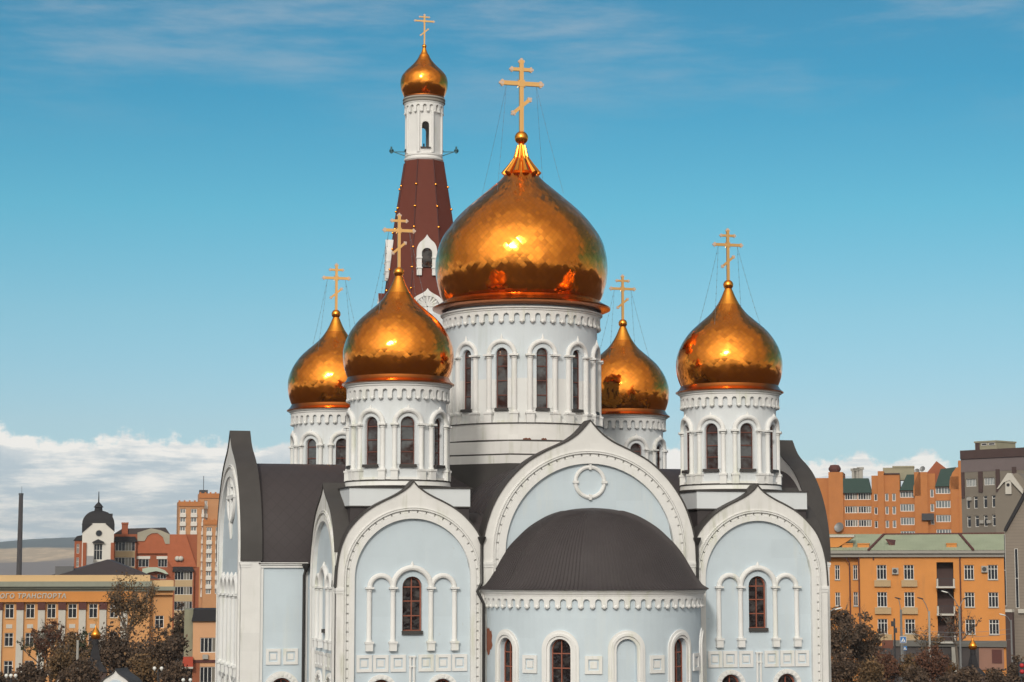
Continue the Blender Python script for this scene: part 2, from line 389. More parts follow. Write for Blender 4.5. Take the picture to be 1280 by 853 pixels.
# ================================================================== THE CHURCH
church = thing('church', 'large white and pale blue church with five golden onion domes and keel-arched gables', 'church')
K_SIDE = [(0, 18.97), (.16, 18.76), (.5, 18.50), (.95, 18.25), (1.4, 18.04), (1.95, 17.74), (2.4, 17.40), (2.85, 16.93), (3.15, 16.48), (3.4, 15.82), (3.54, 15.05), (3.6, 14.1)]
K_MID = [(0, 21.97), (.22, 21.70), (.62, 21.30), (1.21, 20.92), (2.14, 20.50), (3.1, 19.94), (4.0, 19.08), (4.67, 18.08), (5.06, 17.08), (5.25, 16.2), (5.3, 15.3)]
def colmesh(zb, zped, zcap, r, cx=0, ny=0):
    """engaged column: pedestal, base ring, shaft, capital"""
    mb = MB()
    mb.box(cx - r * 1.45, cx + r * 1.45, ny - r * 1.5, ny + r, zb, zped)
    mb.box(cx - r * 1.75, cx + r * 1.75, ny - r * 1.8, ny + r, zped - .08, zped + .015)
    mb.lathe([(r * 1.25, zped + .01), (r * 1.25, zped + .07), (r, zped + .12), (r, zcap - .16), (r * 1.2, zcap - .13), (r * 1.2, zcap - .09), (r * 1.0, zcap - .06), (r * 1.45, zcap - .02)], 16, cx=cx, cy=ny)
    mb.box(cx - r * 1.7, cx + r * 1.7, ny - r * 1.8, ny + r, zcap - .03, zcap + .06)
    return mb
def arch_tube(M, R0, zspr, r, nn, tip=0.0, uc=0.0, K=18):
    mb = MB()
    mb.tube([M(uc + R0 * cos(pi * i / K), nn, zspr + R0 * sin(pi * i / K)) for i in range(K + 1)], r, 10)
    if tip:
        p = [M(uc, nn, zspr + R0 + r * .3), M(uc, nn, zspr + R0 + r + tip * .35), M(uc, nn, zspr + R0 + r + tip)]
        mb.tube(p, [r * .95, r * .5, .015], 8)
    return mb
def square_panel_mesh(w, h, d=.07):
    mb = MB(); f = .2 * w
    for a, b, c, e in ((-w / 2, w / 2, h - f, h), (-w / 2, w / 2, 0, f), (-w / 2, -w / 2 + f, f, h - f), (w / 2 - f, w / 2, f, h - f)):
        mb.box(a, b, -d, .01, c, e)
    mb.box(-w * .20, w * .20, -d * .55, .01, h / 2 - w * .20, h / 2 + w * .20)
    return mb

SQ = square_panel_mesh(.72, .78)
def gable(outline, ri, zc, loc, rz, kind, hw, z0=0.0, fr=.42, w_in=.26, w_dent=.13, cap_lim=9):
    """keel-arched gable wall; face of white frame at local y=-0.15, pale blue panel at y=0"""
    right = spline(outline, 5); right = resample(right, 44)
    arcR = [(rr[0], rr[1]) for rr in right]
    K = len(arcR) - 1
    rA = ri + w_in + w_dent
    outer = [(hw, z0)] + [(x, z) for x, z in reversed(arcR)] + [(-x, z) for x, z in arcR[1:]] + [(-hw, z0)]
    m = 2 * K + 1
    inner = [(rA, z0)] + [(rA * cos(pi * i / (m - 1)), zc + rA * sin(pi * i / (m - 1))) for i in range(m)] + [(-rA, z0)]
    mb = MB()
    strip(mb, inner, outer, -.8, .15, 0)
    ops = []
    if kind == 'side':
        ops = [(0, .94, 12.04, 14.11, .28), (-1.45, 1.0, 6.2, 9.35, .25), (1.45, 1.0, 6.2, 9.35, .25)]
    elif kind == 'arm':
        ops = [(u, .9, 5.5, 8.9, .25) for u in (-2.2, 0, 2.2)]
    rp = ri + .06
    wallstrip(mb, flat, -rp, rp, z0, lambda u: zc + sqrt(max(0, rp * rp - u * u)), ops, step=.35, mi=1)
    # back of the parapet
    mb.f.append(tuple(range(len(mb.v), len(mb.v) + len(outer)))); mb.mi.append(0); mb.v += [(x * .985, .72, z - .02) for x, z in outer]
    g = mb.build('gable', [WHITE, BLUE], church, loc, rz)
    # moulded rings
    b = MB(); archring(b, ri - .0, ri + w_in, zc, -.02, .20, z0); archring(b, rA + .015, rA + .06, zc, .1, .24, z0); archring(b, rA + .11, rA + .14, zc, .1, .21, z0)
    b.build('archivolt', TRIM, g)
    d = MB(); archring(d, ri + w_in - .01, rA + .03, zc, -.02, .03, z0)
    n = int(pi * (ri + w_in + w_dent / 2) / .42); rm = ri + w_in + w_dent / 2
    items = [(rm * cos(pi * (i + .5) / n), zc + rm * sin(pi * (i + .5) / n), pi * (i + .5) / n) for i in range(n)]
    zz = zc - .15
    while zz > max(z0, 5):
        items += [(rm, zz, 0), (-rm, zz, pi)]; zz -= .42
    for x, z, a in items:
        t = Vector((-sin(a), 0, cos(a))) * .175; c = Vector((x, -.07, z))
        d.obox(c - t, c + t, .14, w_dent * .96, up=(cos(a), 0, sin(a)))
    d.build('dentil_band', TRIM, g)
    # impost blocks on the outer pilasters
    zi = outline[-1][1] - .05
    for s in (-1, 1):
        b = MB(); x0, x1 = sorted((s * (rA + .1), s * (hw + .05))); b.box(x0, x1, -.215, .3, zi - .13, zi + .0); x0, x1 = sorted((s * (rA + .12), s * (hw + .02))); b.box(x0, x1, -.185, .3, zi - .25, zi - .13)
        b.build('impost', TRIM, g)
    # dark metal capping
    c = MB(); cap0 = []; cap1 = []
    full = [p for p in [(x, z) for x, z in reversed(arcR)] + [(-x, z) for x, z in arcR[1:]] if abs(p[0]) < cap_lim]
    for i, (x, z) in enumerate(full):
        xa, za = full[max(0, i - 1)]; xb, zb = full[min(len(full) - 1, i + 1)]
        t = Vector((xb - xa, zb - za)).normalized(); nx, nz = t.y, -t.x
        if nx * x < -1e-6 or (abs(x) < 1e-6): nx, nz = 0, 1
        if nz < 0 and z > 16: nx, nz = -nx, -nz
        cap0.append((x + nx * .005, z + nz * .005)); cap1.append((x + nx * .065, z + nz * .065))
    strip(c, cap0, cap1, -.86, .21, 0)
    c.build('roof_capping', CAP, g)
    if kind == 'side':
        w = window_mesh(.94, 2.54, (.72, 1.4, 2.05), True, .07).build('window', [GLASS, ORFR], g, (0, .26, 12.04))
        mb = MB(); mb.box(-.5, .5, -.1, .27, -.04, .03); mb.prism([(-.5, -.14), (.5, -.14), (.47, .03), (-.47, .03)], -.12, -.02); mb.build('window_sill', CAP, g, (0, 0, 12.04))
        mb = window_mesh(1.0, 3.65, (.9, 1.8, 2.7), True, .08)
        l1 = mb.build('window', [GLASS, ORFR], g, (-1.45, .24, 6.2)); dup(l1, g, (1.45, .24, 6.2))
        mb = MB(); archring(mb, .52, .74, 9.35, 0, .10, 6.2, K=20)
        for i in range(9):
            a = pi * (i + .5) / 9; cc = Vector((.63 * cos(a), -.11, 9.35 + .63 * sin(a))); t = Vector((-sin(a), 0, cos(a))) * .05; mb.obox(cc - t, cc + t, .06, .14, up=(cos(a), 0, sin(a)))
        s1 = mb.build('window_surround', TRIM, g, (-1.45, 0, 0)); dup(s1, g, (1.45, 0, 0))
        cm = colmesh(11.16, 11.58, 14.03, .115, 0, -.06).build('column', TRIM, g, (-2.05, 0, 0))
        for u in (-.93, .87, 2.0): dup(cm, g, (u, 0, 0))
        arch_tube(flat, .90, 14.08, .135, .09, .16, -.03).build('window_arch', TRIM, g)
        s1 = arch_tube(flat, .54, 14.08, .125, .08).build('window_arch', TRIM, g, (-1.49, 0, 0)); dup(s1, g, (1.44, 0, 0))
        q = SQ.build('square_panel', TRIM, g, (-2.26, 0, 10.2))
        for u in (-1.48, -.66, .66, 1.48, 2.26): dup(q, g, (u, 0, 10.2))
        mb = MB()
        for u in (-.09, .09): mb.tube([(u, -.05, 6), (u, -.05, 10.85)], .06, 8)
        mb.box(-.17, .17, -.12, .01, 10.85, 10.93); mb.box(-.15, .15, -.11, .01, 10.4, 10.47)
        mb.build('paired_shaft', TRIM, g)
    if kind in ('mid', 'arm'):
        zr = 19.05 if kind == 'mid' else 18.6
        mb = MB(); rr = .72 if kind == 'mid' else 1.25
        mb.tube([(rr * cos(2 * pi * i / 40), -.05, zr + rr * sin(2 * pi * i / 40)) for i in range(41)], .10, 8, caps=False)
        for i in range(4):
            a = i * pi / 2
            mb.obox(((rr - .13) * cos(a), -.07, zr + (rr - .13) * sin(a)), ((rr + .13) * cos(a), -.07, zr + (rr + .13) * sin(a)), .2, .12, up=(-sin(a), 0, cos(a)))
        if kind == 'arm':
            mb.box(-.11, .11, -.16, .01, zr - rr, zr + rr); mb.box(-rr, rr, -.15, .01, zr - .1, zr + .1)
            mb.box(-.5, .5, -.15, .01, zr + .5, zr + .65); mb.tube([(0, -.05, zr - rr - .1), (0, -.06, zr - rr - .9)], [.16, .05], 8)
        mb.build('medallion_ring', TRIM, g)
    if kind == 'arm':
        cm = colmesh(9.6, 10.1, 13.6, .15, 0, -.07).build('column', TRIM, g, (-3.15, 0, 0))
        for u in (-1.58, 0, 1.58, 3.15): dup(cm, g, (u, 0, 0))
        am = arch_tube(flat, .78, 13.68, .15, .09, .16).build('window_arch', TRIM, g, (-2.365, 0, 0))
        for u in (-.79, .79, 2.365): dup(am, g, (u, 0, 0))
        q = SQ.build('square_panel', TRIM, g, (-2.9, 0, 9.0))
        for u in (-1.75, -.58, .58, 1.75, 2.9): dup(q, g, (u, 0, 9.0))
        wm = window_mesh(.9, 3.85, (1, 2, 3), True, .08).build('window', [GLASS, ORFR], g, (-2.2, .24, 5.5))
        for u in (0, 2.2): dup(wm, g, (u, .24, 5.5))
        mb = MB(); archring(mb, .47, .68, 8.9, 0, .10, 5.5, K=20); sm = mb.build('window_surround', TRIM, g, (-2.2, 0, 0))
        for u in (0, 2.2): dup(sm, g, (u, 0, 0))
    return g

g_left = gable(K_SIDE, 2.76, 14.5, (-8.6, -12.05, 0), 0, 'side', 3.6)
g_right = gable(K_SIDE, 2.76, 14.5, (8.6, -12.05, 0), 0, 'side', 3.6)
g_mid = gable(K_MID, 4.2, 15.73, (0, -12.20, 0), 0, 'mid', 5.3, w_in=.34, w_dent=.14)
K_FL = [(x * 3.46 / 3.6, z) for x, z in K_SIDE]
gable(K_FL, 2.70, 14.5, (-12.05, -8.56, 0), R(-90), 'side', 3.46, cap_lim=3.30)
gable(K_FL, 2.70, 14.5, (12.05, -8.56, 0), R(90), 'side', 3.46, cap_lim=3.30)
K_ARM = [(x * 4.85 / 5.3, z) for x, z in K_MID]
gable(K_ARM, 3.75, 15.9, (-15.45, 0, 0), R(-90), 'arm', 4.85, w_in=.34, w_dent=.14)
gable(K_ARM, 3.75, 15.9, (15.45, 0, 0), R(90), 'arm', 4.85, w_in=.34, w_dent=.14)

# body walls behind the gables
mb = MB(); mb.box(-11.4, 11.4, -11.4, 12.1, 0, 14.9); mb.build('wall', WHITE, church)
def arm_side(sx):
    x0, x1 = sorted((sx * 14.66, sx * 12.3)); x2, x3 = sorted((sx * 15.3, sx * 11.3))
    mb = MB(); mb.box(x2, x3, -4.2, 4.2, 0, 15.2, 0)
    M = lambda u, n, z: (u, -4.7 - n, z)
    xm = (x0 + x1) / 2 + sx * .05
    wallstrip(mb, M, x2 + .7 if sx < 0 else x2, x3 if sx < 0 else x3 - .7, 0, 15.05, [(xm, 1.1, 6.0, 9.05, .25)], mi=1)
    mb.box(x2, x3, -4.6, -4.2, 15.0, 15.15, 0)
    w = mb.build('arm_wall', [WHITE, BLUE], church)
    b = MB()
    for a, c in ((x0 - .0, x0 + .16), (x1 - .18, x1 + .0)) if sx < 0 else ((x0, x0 + .18), (x1 - .16, x1)): b.box(a, c, -4.78, -4.69, 0, 15.0)
    b.box(x0, x1, -4.82, -4.69, 14.98, 15.2); b.box(x0, x1, -4.9, -4.69, 15.12, 15.24)
    b.build('cornice', TRIM, w)
    b = MB(); archring(b, .57, .88, 9.05, 0, .12, 6.0, K=20)
    for i in range(11):
        a = pi * (i + .5) / 11; cc = Vector((.72 * cos(a), -.13, 9.05 + .72 * sin(a))); t = Vector((-sin(a), 0, cos(a))) * .05; b.obox(cc - t, cc + t, .06, .15, up=(cos(a), 0, sin(a)))
    b.build('window_surround', TRIM, w, (xm, -4.7, 0))
    window_mesh(1.1, 3.6, (.9, 1.8, 2.7), True, .08).build('window', [GLASS, ORFR], w, (xm, -4.46, 6.0))
    for u in (xm - .43, xm + .43): SQ.build('square_panel', TRIM, w, (u, -4.7, 10.25))
arm_side(-1); arm_side(1)
mb = MB(); mb.box(-4.6, 4.6, -3, 3, 0, 14)      # low west block joins the tower
mb.build('west_block', WHITE, church, (0, 15.1, 0))

# barrel roofs
def barrel(hw, zs, zt, p0, p1, name, m, eave=0.0, n=28, seam=False):
    """half-ellipse vault from p0 to p1 (x,y)"""
    p0 = Vector((p0[0], p0[1], 0)); p1 = Vector((p1[0], p1[1], 0)); d = (p1 - p0).normalized(); a = Vector((d.y, -d.x, 0))
    mb = MB(); prof = [(hw * cos(pi * i / n), zs + (zt - zs) * sin(pi * i / n) ** .92) for i in range(n + 1)]
    if eave: prof = [(hw + eave, zs - .12)] + prof + [(-hw - eave, zs - .12)]
    o = len(mb.v); L = len(prof)
    for p in (p0, p1):
        for u, z in prof: mb.v.append(tuple(p + a * u + Vector((0, 0, z))))
    for i in range(L - 1): mb.f.append((o + i, o + i + 1, o + L + i + 1, o + L + i)); mb.mi.append(0)
    mb.f.append(tuple(range(o, o + L))); mb.mi.append(0); mb.f.append(tuple(reversed(range(o + L, o + 2 * L)))); mb.mi.append(0)
    if seam:
        k = int((p1 - p0).length / .62)
        for j in range(1, k):
            q = p0 + (p1 - p0) * j / k
            mb.tube([tuple(q + a * u * 1.001 + Vector((0, 0, z + .012))) for u, z in prof[1:-1]], .022, 4, caps=False)
    return mb.build(name, m, church)
barrel(4.72, 15.3, 20.35, (-14.75, 0), (-3, 0), 'arm_roof', SHING, .22)
barrel(4.72, 15.3, 20.35, (14.75, 0), (3, 0), 'arm_roof', SHING, .22)
barrel(4.9, 15.4, 20.35, (0, -11.5), (0, -2), 'nave_roof', ROOF, seam=True)
barrel(4.9, 15.4, 20.35, (0, 12), (0, 2), 'nave_roof', ROOF)
for sx in (-1, 1):
    barrel(3.35, 14.6, 18.15, (sx * 8.6, -11.4), (sx * 8.6, -4), 'bay_roof', ROOF, seam=True)
    barrel(3.1, 14.6, 17.65, (sx * 11.4, -8.56), (sx * 4, -8.56), 'bay_roof', ROOF, seam=True)
    barrel(3.3, 14.6, 18.15, (sx * 8.6, 12), (sx * 8.6, 4), 'bay_roof', ROOF)
mb = MB(); mb.box(-11.9, 11.9, -11.7, 12.0, 14.9, 15.05); mb.build('roof_deck', ROOF, church)

# ------------------------------------------------------------------ drums
def arcature(mb, Rr, n, z0, z1, depth, a0=-pi, a1=pi, fill=.52):
    M = cyl(Rr); s = 2 * pi * Rr / n
    k0 = int(round((a0 * Rr) / s)); k1 = int(round(a1 * Rr / s))
    ops = [((k + .5) * s, s * fill, z0, z1 - .14 - s * fill / 2, depth, None, True) for k in range(k0, k1)]
    wallstrip(mb, M, k0 * s, k1 * s, z0, z1, ops, step=s)
    # underside and small drops at the foot of every pier
    for k in range(k0, k1 + 1):
        c = M(k * s, -depth * .3, z0 + .02); mb.sphere(c, s * .2, 8, 6)
def build_drum(parent, Rw, nwin, zb, zt, win_w, sill, wtop, zp0, zp1, zcap, colr, sep, arcN, za0, za1, mw, nbars, keeltip, arch_r, loc):
    mb = MB(); M = cyl(Rw); s = 2 * pi * Rw / nwin
    ops = [((k - nwin // 2) * s + (0 if nwin % 2 == 0 else 0), win_w, sill, wtop - win_w / 2, .22) for k in range(nwin)]
    wallstrip(mb, M, -pi * Rw - s / 2, pi * Rw - s / 2, zb, zt, ops, step=s / 6)
    d = mb.build('drum', mw, parent, loc)
    wm = window_mesh(win_w, wtop - sill, [(wtop - sill) * f for f in nbars], False, .055).build('window', [GLASS2, REDFR], d)
    mb = MB(); mb.prism([(-win_w * .62, -.12), (win_w * .62, -.12), (win_w * .55, .02), (-win_w * .55, .02)], -.14, .05); sm = mb.build('window_sill', CAP, d)
    ar = arch_tube(M, arch_r, zcap + .06, .125, .07, keeltip).build('window_arch', TRIM, d)
    rg = MB()
    K = 14; rr0 = win_w / 2 + .02; rr1 = arch_r - .09
    p0 = [(rr0 * cos(pi * i / K), wtop - win_w / 2 + rr0 * sin(pi * i / K)) for i in range(K + 1)]
    p1 = [(rr1 * cos(pi * i / K), zcap + .06 + rr1 * sin(pi * i / K)) for i in range(K + 1)]
    for i in range(K):
        rg.quad(M(p0[i][0], .035, p0[i][1]), M(p1[i][0], .035, p1[i][1]), M(p1[i + 1][0], .035, p1[i + 1][1]), M(p0[i + 1][0], .035, p0[i + 1][1]))
        rg.quad(M(p0[i][0], .035, p0[i][1]), M(p0[i][0], -.1, p0[i][1]), M(p0[i + 1][0], -.1, p0[i + 1][1]), M(p0[i + 1][0], .035, p0[i + 1][1]))
    for a, b in ((-rr1, -rr0), (rr0, rr1)):
        rg.quad(M(a, .035, sill + .02), M(b, .035, sill + .02), M(b, .035, zcap + .06), M(a, .035, zcap + .06))
    for a in (-rr0, rr0): rg.quad(M(a, .035, sill + .02), M(a, -.1, sill + .02), M(a, -.1, zcap + .06), M(a, .035, zcap + .06))
    sr = rg.build('window_surround', mw, d)
    cm = colmesh(zp0, zp1, zcap, colr, 0, -(Rw + .075)).build('column', TRIM, d)
    first = True
    for k in range(nwin):
        a = k * 2 * pi / nwin
        rot = a
        pos = ((Rw - .19) * sin(a), -(Rw - .19) * cos(a), sill); ps = (Rw * sin(a), -Rw * cos(a), sill)
        if k == 0:
            wm.location = pos; sm.location = ps; cm.rotation_euler = (0, 0, sep)
        else:
            dup(wm, d, pos, rot); dup(sm, d, ps, rot); dup(ar, d, None, rot); dup(sr, d, None, rot); dup(cm, d, None, rot + sep)
        dup(cm, d, None, rot - sep)
    mb = MB(); arcature(mb, Rw + .17, arcN, za0, za1, .17)
    mb.lathe([(Rw + .14, za1 - .01), (Rw + .2, za1 + .03), (Rw + .2, za1 + .09), (Rw + .3, za1 + .14), (Rw + .3, za1 + .2)], 64)
    mb.build('cornice', TRIM, d)
    mb = MB()
    mb.lathe([(Rw + .02, zp0 - .0), (Rw + .2, zp0 - .0), (Rw + .2, zp0 - .05)], 64)
    for i in range(nwin):                      # low skirting between pedestals
        a = (i) * 2 * pi / nwin
    mb.lathe([(Rw + .001, zp0 + .14), (Rw + .06, zp0 + .14), (Rw + .06, zp0)], 64)
    mb.build('base_moulding', TRIM, d)
    return d

# four corner drums
def corner_drum():
    d = build_drum(church, 2.33, 8, 18.9, 24.0, .70, 19.84, 22.12, 19.12, 19.62, 21.74, .115, R(15.6), 34, 23.0, 23.58, DRUMW, (.27, .52, .80), .12, .63, (0, 0, 0))
    mb = MB(); mb.lathe([(2.5, 19.14), (2.56, 19.12), (2.56, 19.06)], 64, mi=1); mb.lathe([(2.54, 19.06), (2.58, 18.83)], 64); mb.lathe([(2.3, 18.80), (2.66, 18.80), (2.66, 18.84), (2.56, 18.86)], 64, mi=1)
    mb.build('base_ring', [TRIM, CAP], d)
    mb = MB(); mb.box(-2.9, 2.9, -2.9, 2.9, 17.84, 18.70); mb.box(-2.86, 2.86, -2.86, 2.86, 16.6, 17.80, 1); mb.build('plinth', [DRUMW, ROOF], d)
    mb = MB(); mb.box(-2.97, 2.97, -2.97, 2.97, 18.70, 18.76); mb.box(-2.95, 2.95, -2.95, 2.95, 17.80, 17.86)
    mb.build('plinth_flashing', CAP, d)
    return d
DOME_C = [(2.42, 23.72), (2.50, 23.73), (2.73, 23.79), (2.735, 23.83), (2.66, 23.88), (2.58, 23.95), (2.52, 24.03), (2.47, 24.14)]
DOME_P = [(2.44, 24.10), (2.56, 24.38), (2.66, 24.75), (2.70, 25.18), (2.68, 25.52), (2.60, 25.85), (2.47, 26.18), (2.26, 26.55), (1.98, 26.92), (1.65, 27.24), (1.30, 27.54), (.98, 27.82), (.76, 28.07), (.58, 28.33)]
NECK_P = [(.585, 28.31), (.45, 28.55), (.34, 28.78), (.25, 29.0), (.18, 29.16)]
def dome_set(rim, body, neck, ball, cross, N, S, wires, parent, ribs=None):
    mb = MB(); mb.lathe(spline(body, 5), 96, a0=pi / 2, a1=pi / 2 + 2 * pi, uvN=N, uvS=S)
    d = mb.build('dome', GOLD, parent, smooth=180)
    mb = MB(); mb.lathe(rim, 96); mb.build('rim', COPPER, d)
    mb = MB(); mb.lathe(spline(neck, 4), 40)
    if ribs:
        for z0, r0, z1, r1, n, off in ribs:
            for k in range(n):
                a = 2 * pi * (k + off) / n
                mb.tube([(r0 * cos(a), r0 * sin(a), z0), ((r0 + r1) / 2 * cos(a) * .97, (r0 + r1) / 2 * sin(a) * .97, (z0 + z1) / 2), (r1 * cos(a), r1 * sin(a), z1)], [pi * r0 / n * .82, pi * (r0 + r1) / 2 / n * .8, pi * r1 / n * .9], 8)
    mb.build('neck', GOLDS, d)
    mb = MB(); mb.sphere((0, 0, ball[0]), ball[1], 24, 14); mb.build('ball', GOLDS, d)
    z0, zbar, ztop, hb, w = cross
    mb = MB(); th = w * .35
    mb.box(-w / 2, w / 2, -th, th, z0, ztop - .12)
    mb.box(-hb + .1, hb - .1, -th * .9, th * .9, zbar - w / 2, zbar + w / 2)
    h = ztop - zbar
    zu = zbar + h * .55; hu = hb * .52
    mb.box(-hu + .08, hu - .08, -th * .9, th * .9, zu - w * .4, zu + w * .4)
    zl = zbar - (zbar - z0) * .47; sl = hb * .36
    mb.obox((-sl, 0, zl - sl * .85), (sl, 0, zl + sl * .85), th * 1.8, w * .8)
    k = w * .75
    mb.box(-k, k, -th * 1.15, th * 1.15, zbar - k, zbar + k)
    for a in range(4):
        aa = pi / 4 + a * pi / 2; mb.tube([(k * .7 * cos(aa), 0, zbar + k * .7 * sin(aa)), (k * 1.9 * cos(aa), 0, zbar + k * 1.9 * sin(aa))], [w * .22, .01], 6)
    c = mb.build('cross', CROSS, d)
    e = w * .52
    def trefoil(x, z, dx, dz, s):
        mb = MB()
        for ax, az_ in ((dx, dz), (-dz, dx), (dz, -dx)):
            cx_, cz_ = x + ax * s * .9, z + az_ * s * .9
            mb.tube([(cx_, -th * .7, cz_), (cx_, th * .7, cz_)], s * .72, 10)
        mb.tube([(x, -th * .95, z), (x, th * .95, z)], s * .8, 10)
        mb.build('cross_rosette', FINIAL, d)
    trefoil(0, ztop - e * 1.6, 0, 1, e); trefoil(-hb + e * 1.6, zbar, -1, 0, e); trefoil(hb - e * 1.6, zbar, 1, 0, e)
    for sx in (-1, 1): trefoil(sx * (hu - e), zu, sx, 0, e * .8); trefoil(sx * sl, zl + sx * sl * .85, sx * .76, sx * .65, e * .8)
    if wires:
        rr, zz, xa = wires
        for sx in (-1, 1):
            for sy in (-1, 1):
                a = R(45) if sx * sy > 0 else R(45)
                p = Vector((sx * xa, 0, zbar - w / 2)); q = Vector((sx * rr * cos(a), sy * rr * sin(a), zz)); pts = []
                for i in range(13):
                    t = i / 12; v = p.lerp(q, t); v.z -= .12 * 4 * t * (1 - t); pts.append(v)
                mb = MB(); mb.tube(pts, .0065, 4)
                for t in range(1, 11): mb.sphere(pts[t], .024, 6, 4)
                mb.build('guy_wire', WIRE, d)
    return d
cdz = corner_drum()
def corner_dome():
    return dome_set(DOME_C, DOME_P, NECK_P, (29.36, .26), (29.58, 31.43, 32.30,   .84, .145), 48, .31, (1.75, 27.15, .52), church)
cdm = corner_dome()
for i, (sx, sy) in enumerate(((-1, -1), (1, -1), (-1, 1), (1, 1))):
    p = (sx * 8.6, sy * 8.6, 0)
    if i == 0: cdz.location = p; cdm.location = p
    else: dup_tree(cdz, church, p); dup_tree(cdm, church, p)
# main drum and dome
md = build_drum(church, 4.08, 12, 21.4, 28.8, .62, 23.2, 26.35, 22.44, 22.98, 25.95, .145, R(9.3), 48, 27.72, 28.30, MDRUM, (.22, .46, .70, .88), .26, .69, (0, 0, 0))
mb = MB(); mb.lathe([(4.2, 22.46), (4.42, 22.44), (4.42, 22.38)], 72, mi=1); mb.lathe([(4.38, 22.38), (4.40, 21.54)], 72); mb.lathe([(4.3, 21.46), (4.55, 21.46), (4.55, 21.52), (4.4, 21.55)], 72, mi=1)
mb.build('base_ring', [WHITE, CAP], md)
RUST = mat('rust', (.17, .06, .035), .9, var=.3, vscale=6)
for q0, q1 in ((-14.5, -9.0), (-2.0, 1.8)):
    mb = MB(); Mr = cyl(4.40)
    top_ = [21.60, 21.62, 21.64, 21.61, 21.64, 21.58]
    for k in range(5):
        u0, u1 = R(q0 + (q1 - q0) * k / 5) * 4.40, R(q0 + (q1 - q0) * (k + 1) / 5) * 4.40
        mb.quad(Mr(u0, .012, 21.55), Mr(u1, .012, 21.55), Mr(u1, .008, top_[k + 1]), Mr(u0, .008, top_[k]))
    mb.build('rust_patch', RUST, md, smooth=0)
mb = MB(); o8 = R(22.5)
for r, z0, z1, i in ((4.62, 20.80, 21.44, 0), (4.75, 20.74, 20.80, 1), (4.80, 20.3, 20.72, 0)):
    mb.lathe([(.1, z0), (r / cos(o8), z0), (r / cos(o8), z1), (.1, z1)], 8, a0=o8, a1=o8 + 2 * pi, mi=i)
mb.lathe([(.1, 17.0), (4.85 / cos(o8), 17.0), (4.85 / cos(o8), 20.29), (.1, 20.29)], 8, a0=o8, a1=o8 + 2 * pi, mi=1)
mb.build('stepped_plinth', [WHITE, CAP], md)
dome_set([(4.2, 28.62), (4.45, 28.66), (4.80, 28.80), (4.82, 28.88), (4.55, 29.02), (4.30, 29.16), (4.22, 29.24)],
         [(4.20, 29.20), (4.38, 29.55), (4.50, 29.95), (4.62, 30.45), (4.665, 31.05), (4.61, 31.73), (4.38, 32.56), (3.88, 33.36), (3.22, 34.13), (2.42, 34.85), (1.72, 35.45), (1.22, 35.88), (.92, 36.22)],
         [(.82, 36.2), (.56, 36.6), (.36, 37.0), (.26, 37.3), (.20, 37.75), (.14, 38.0)], (38.30, .37), (38.62, 41.32, 42.75, 1.28, .235), 76, .42, (2.6, 35.0, .85), church,
         ribs=[(36.22, .93, 37.25, .30, 11, .25), (37.0, .40, 37.85, .20, 9, .0)])

# ------------------------------------------------------------------ apse
AY = -12.6
ap = MB(); Ma = cyl(5.1, 0, AY)
a = lambda deg: R(deg) * 5.1
ops = [(a(p), .96, 8.3, 11.32, .3) for p in (-68, -34, 34, 68)] + [(a(0), .96, 8.3, 11.32, .14, 0)]
wallstrip(ap, Ma, a(-96), a(96), 0, 13.9, ops, step=.35)
apse = ap.build('apse', [BLUE], church)
mb = window_mesh(.96, 3.5, (.75, 1.5, 2.2, 2.85), True, .07)
wm = mb.build('window', [GLASS, ORFR], apse)
mb = MB()
M0 = cyl(5.1); K = 20
def ringc(r0, r1, n0, n1, z0, zc):
    P0 = [(r0, z0)] + [(r0 * cos(pi * i / K), zc + r0 * sin(pi * i / K)) for i in range(K + 1)] + [(-r0, z0)]
    P1 = [(r1, z0)] + [(r1 * cos(pi * i / K), zc + r1 * sin(pi * i / K)) for i in range(K + 1)] + [(-r1, z0)]
    for i in range(len(P0) - 1):
        A, B, C, D = P0[i], P1[i], P1[i + 1], P0[i + 1]
        mb.quad(M0(A[0], n1, A[1]), M0(B[0], n1, B[1]), M0(C[0], n1, C[1]), M0(D[0], n1, D[1]))
        mb.quad(M0(A[0], n1, A[1]), M0(D[0], n1, D[1]), M0(D[0], n0, D[1]), M0(A[0], n0, A[1]))
        mb.quad(M0(B[0], n1, B[1]), M0(C[0], n1, C[1]), M0(C[0], n0, C[1]), M0(B[0], n0, B[1]))
ringc(.49, .62, -.02, .06, 8.2, 11.32); ringc(.62, .74, 0, .13, 8.2, 11.32); ringc(.74, .87, 0, .07, 8.2, 11.32)
sr = mb.build('window_surround', TRIM, apse, (0, AY, 0))
for p in (-68, -34, 34, 68):
    q = R(p); pos = ((5.1 - .27) * sin(q), AY - (5.1 - .27) * cos(q), 8.3)
    if p == -68: wm.location = pos; wm.rotation_euler = (0, 0, q)
    else: dup(wm, apse, pos, q)
    dup(sr, apse, (0, AY, 0), q)
sq = square_panel_mesh(.78, .80)
s0 = None
for p in (-51, -17, 17, 51, 80):
    q = R(p); pos = (5.1 * sin(q), AY - 5.1 * cos(q), 10.26)
    if s0 is None: s0 = sq.build('square_panel', TRIM, apse, pos, q)
    else: dup(s0, apse, pos, q)
mb = MB(); arcature(mb, 5.24, 62, 13.2, 13.72, .14, -R(97), R(97), .54)
e0, e1 = -pi / 2 - R(97), -pi / 2 + R(97)
mb.lathe([(5.1, 13.70), (5.26, 13.72), (5.26, 13.76), (5.32, 13.82), (5.34, 13.90), (5.42, 13.93), (5.42, 14.0), (5.2, 14.0)], 72, a0=e0, a1=e1)
mb.build('cornice', TRIM, apse, (0, AY, 0))
mb = MB()
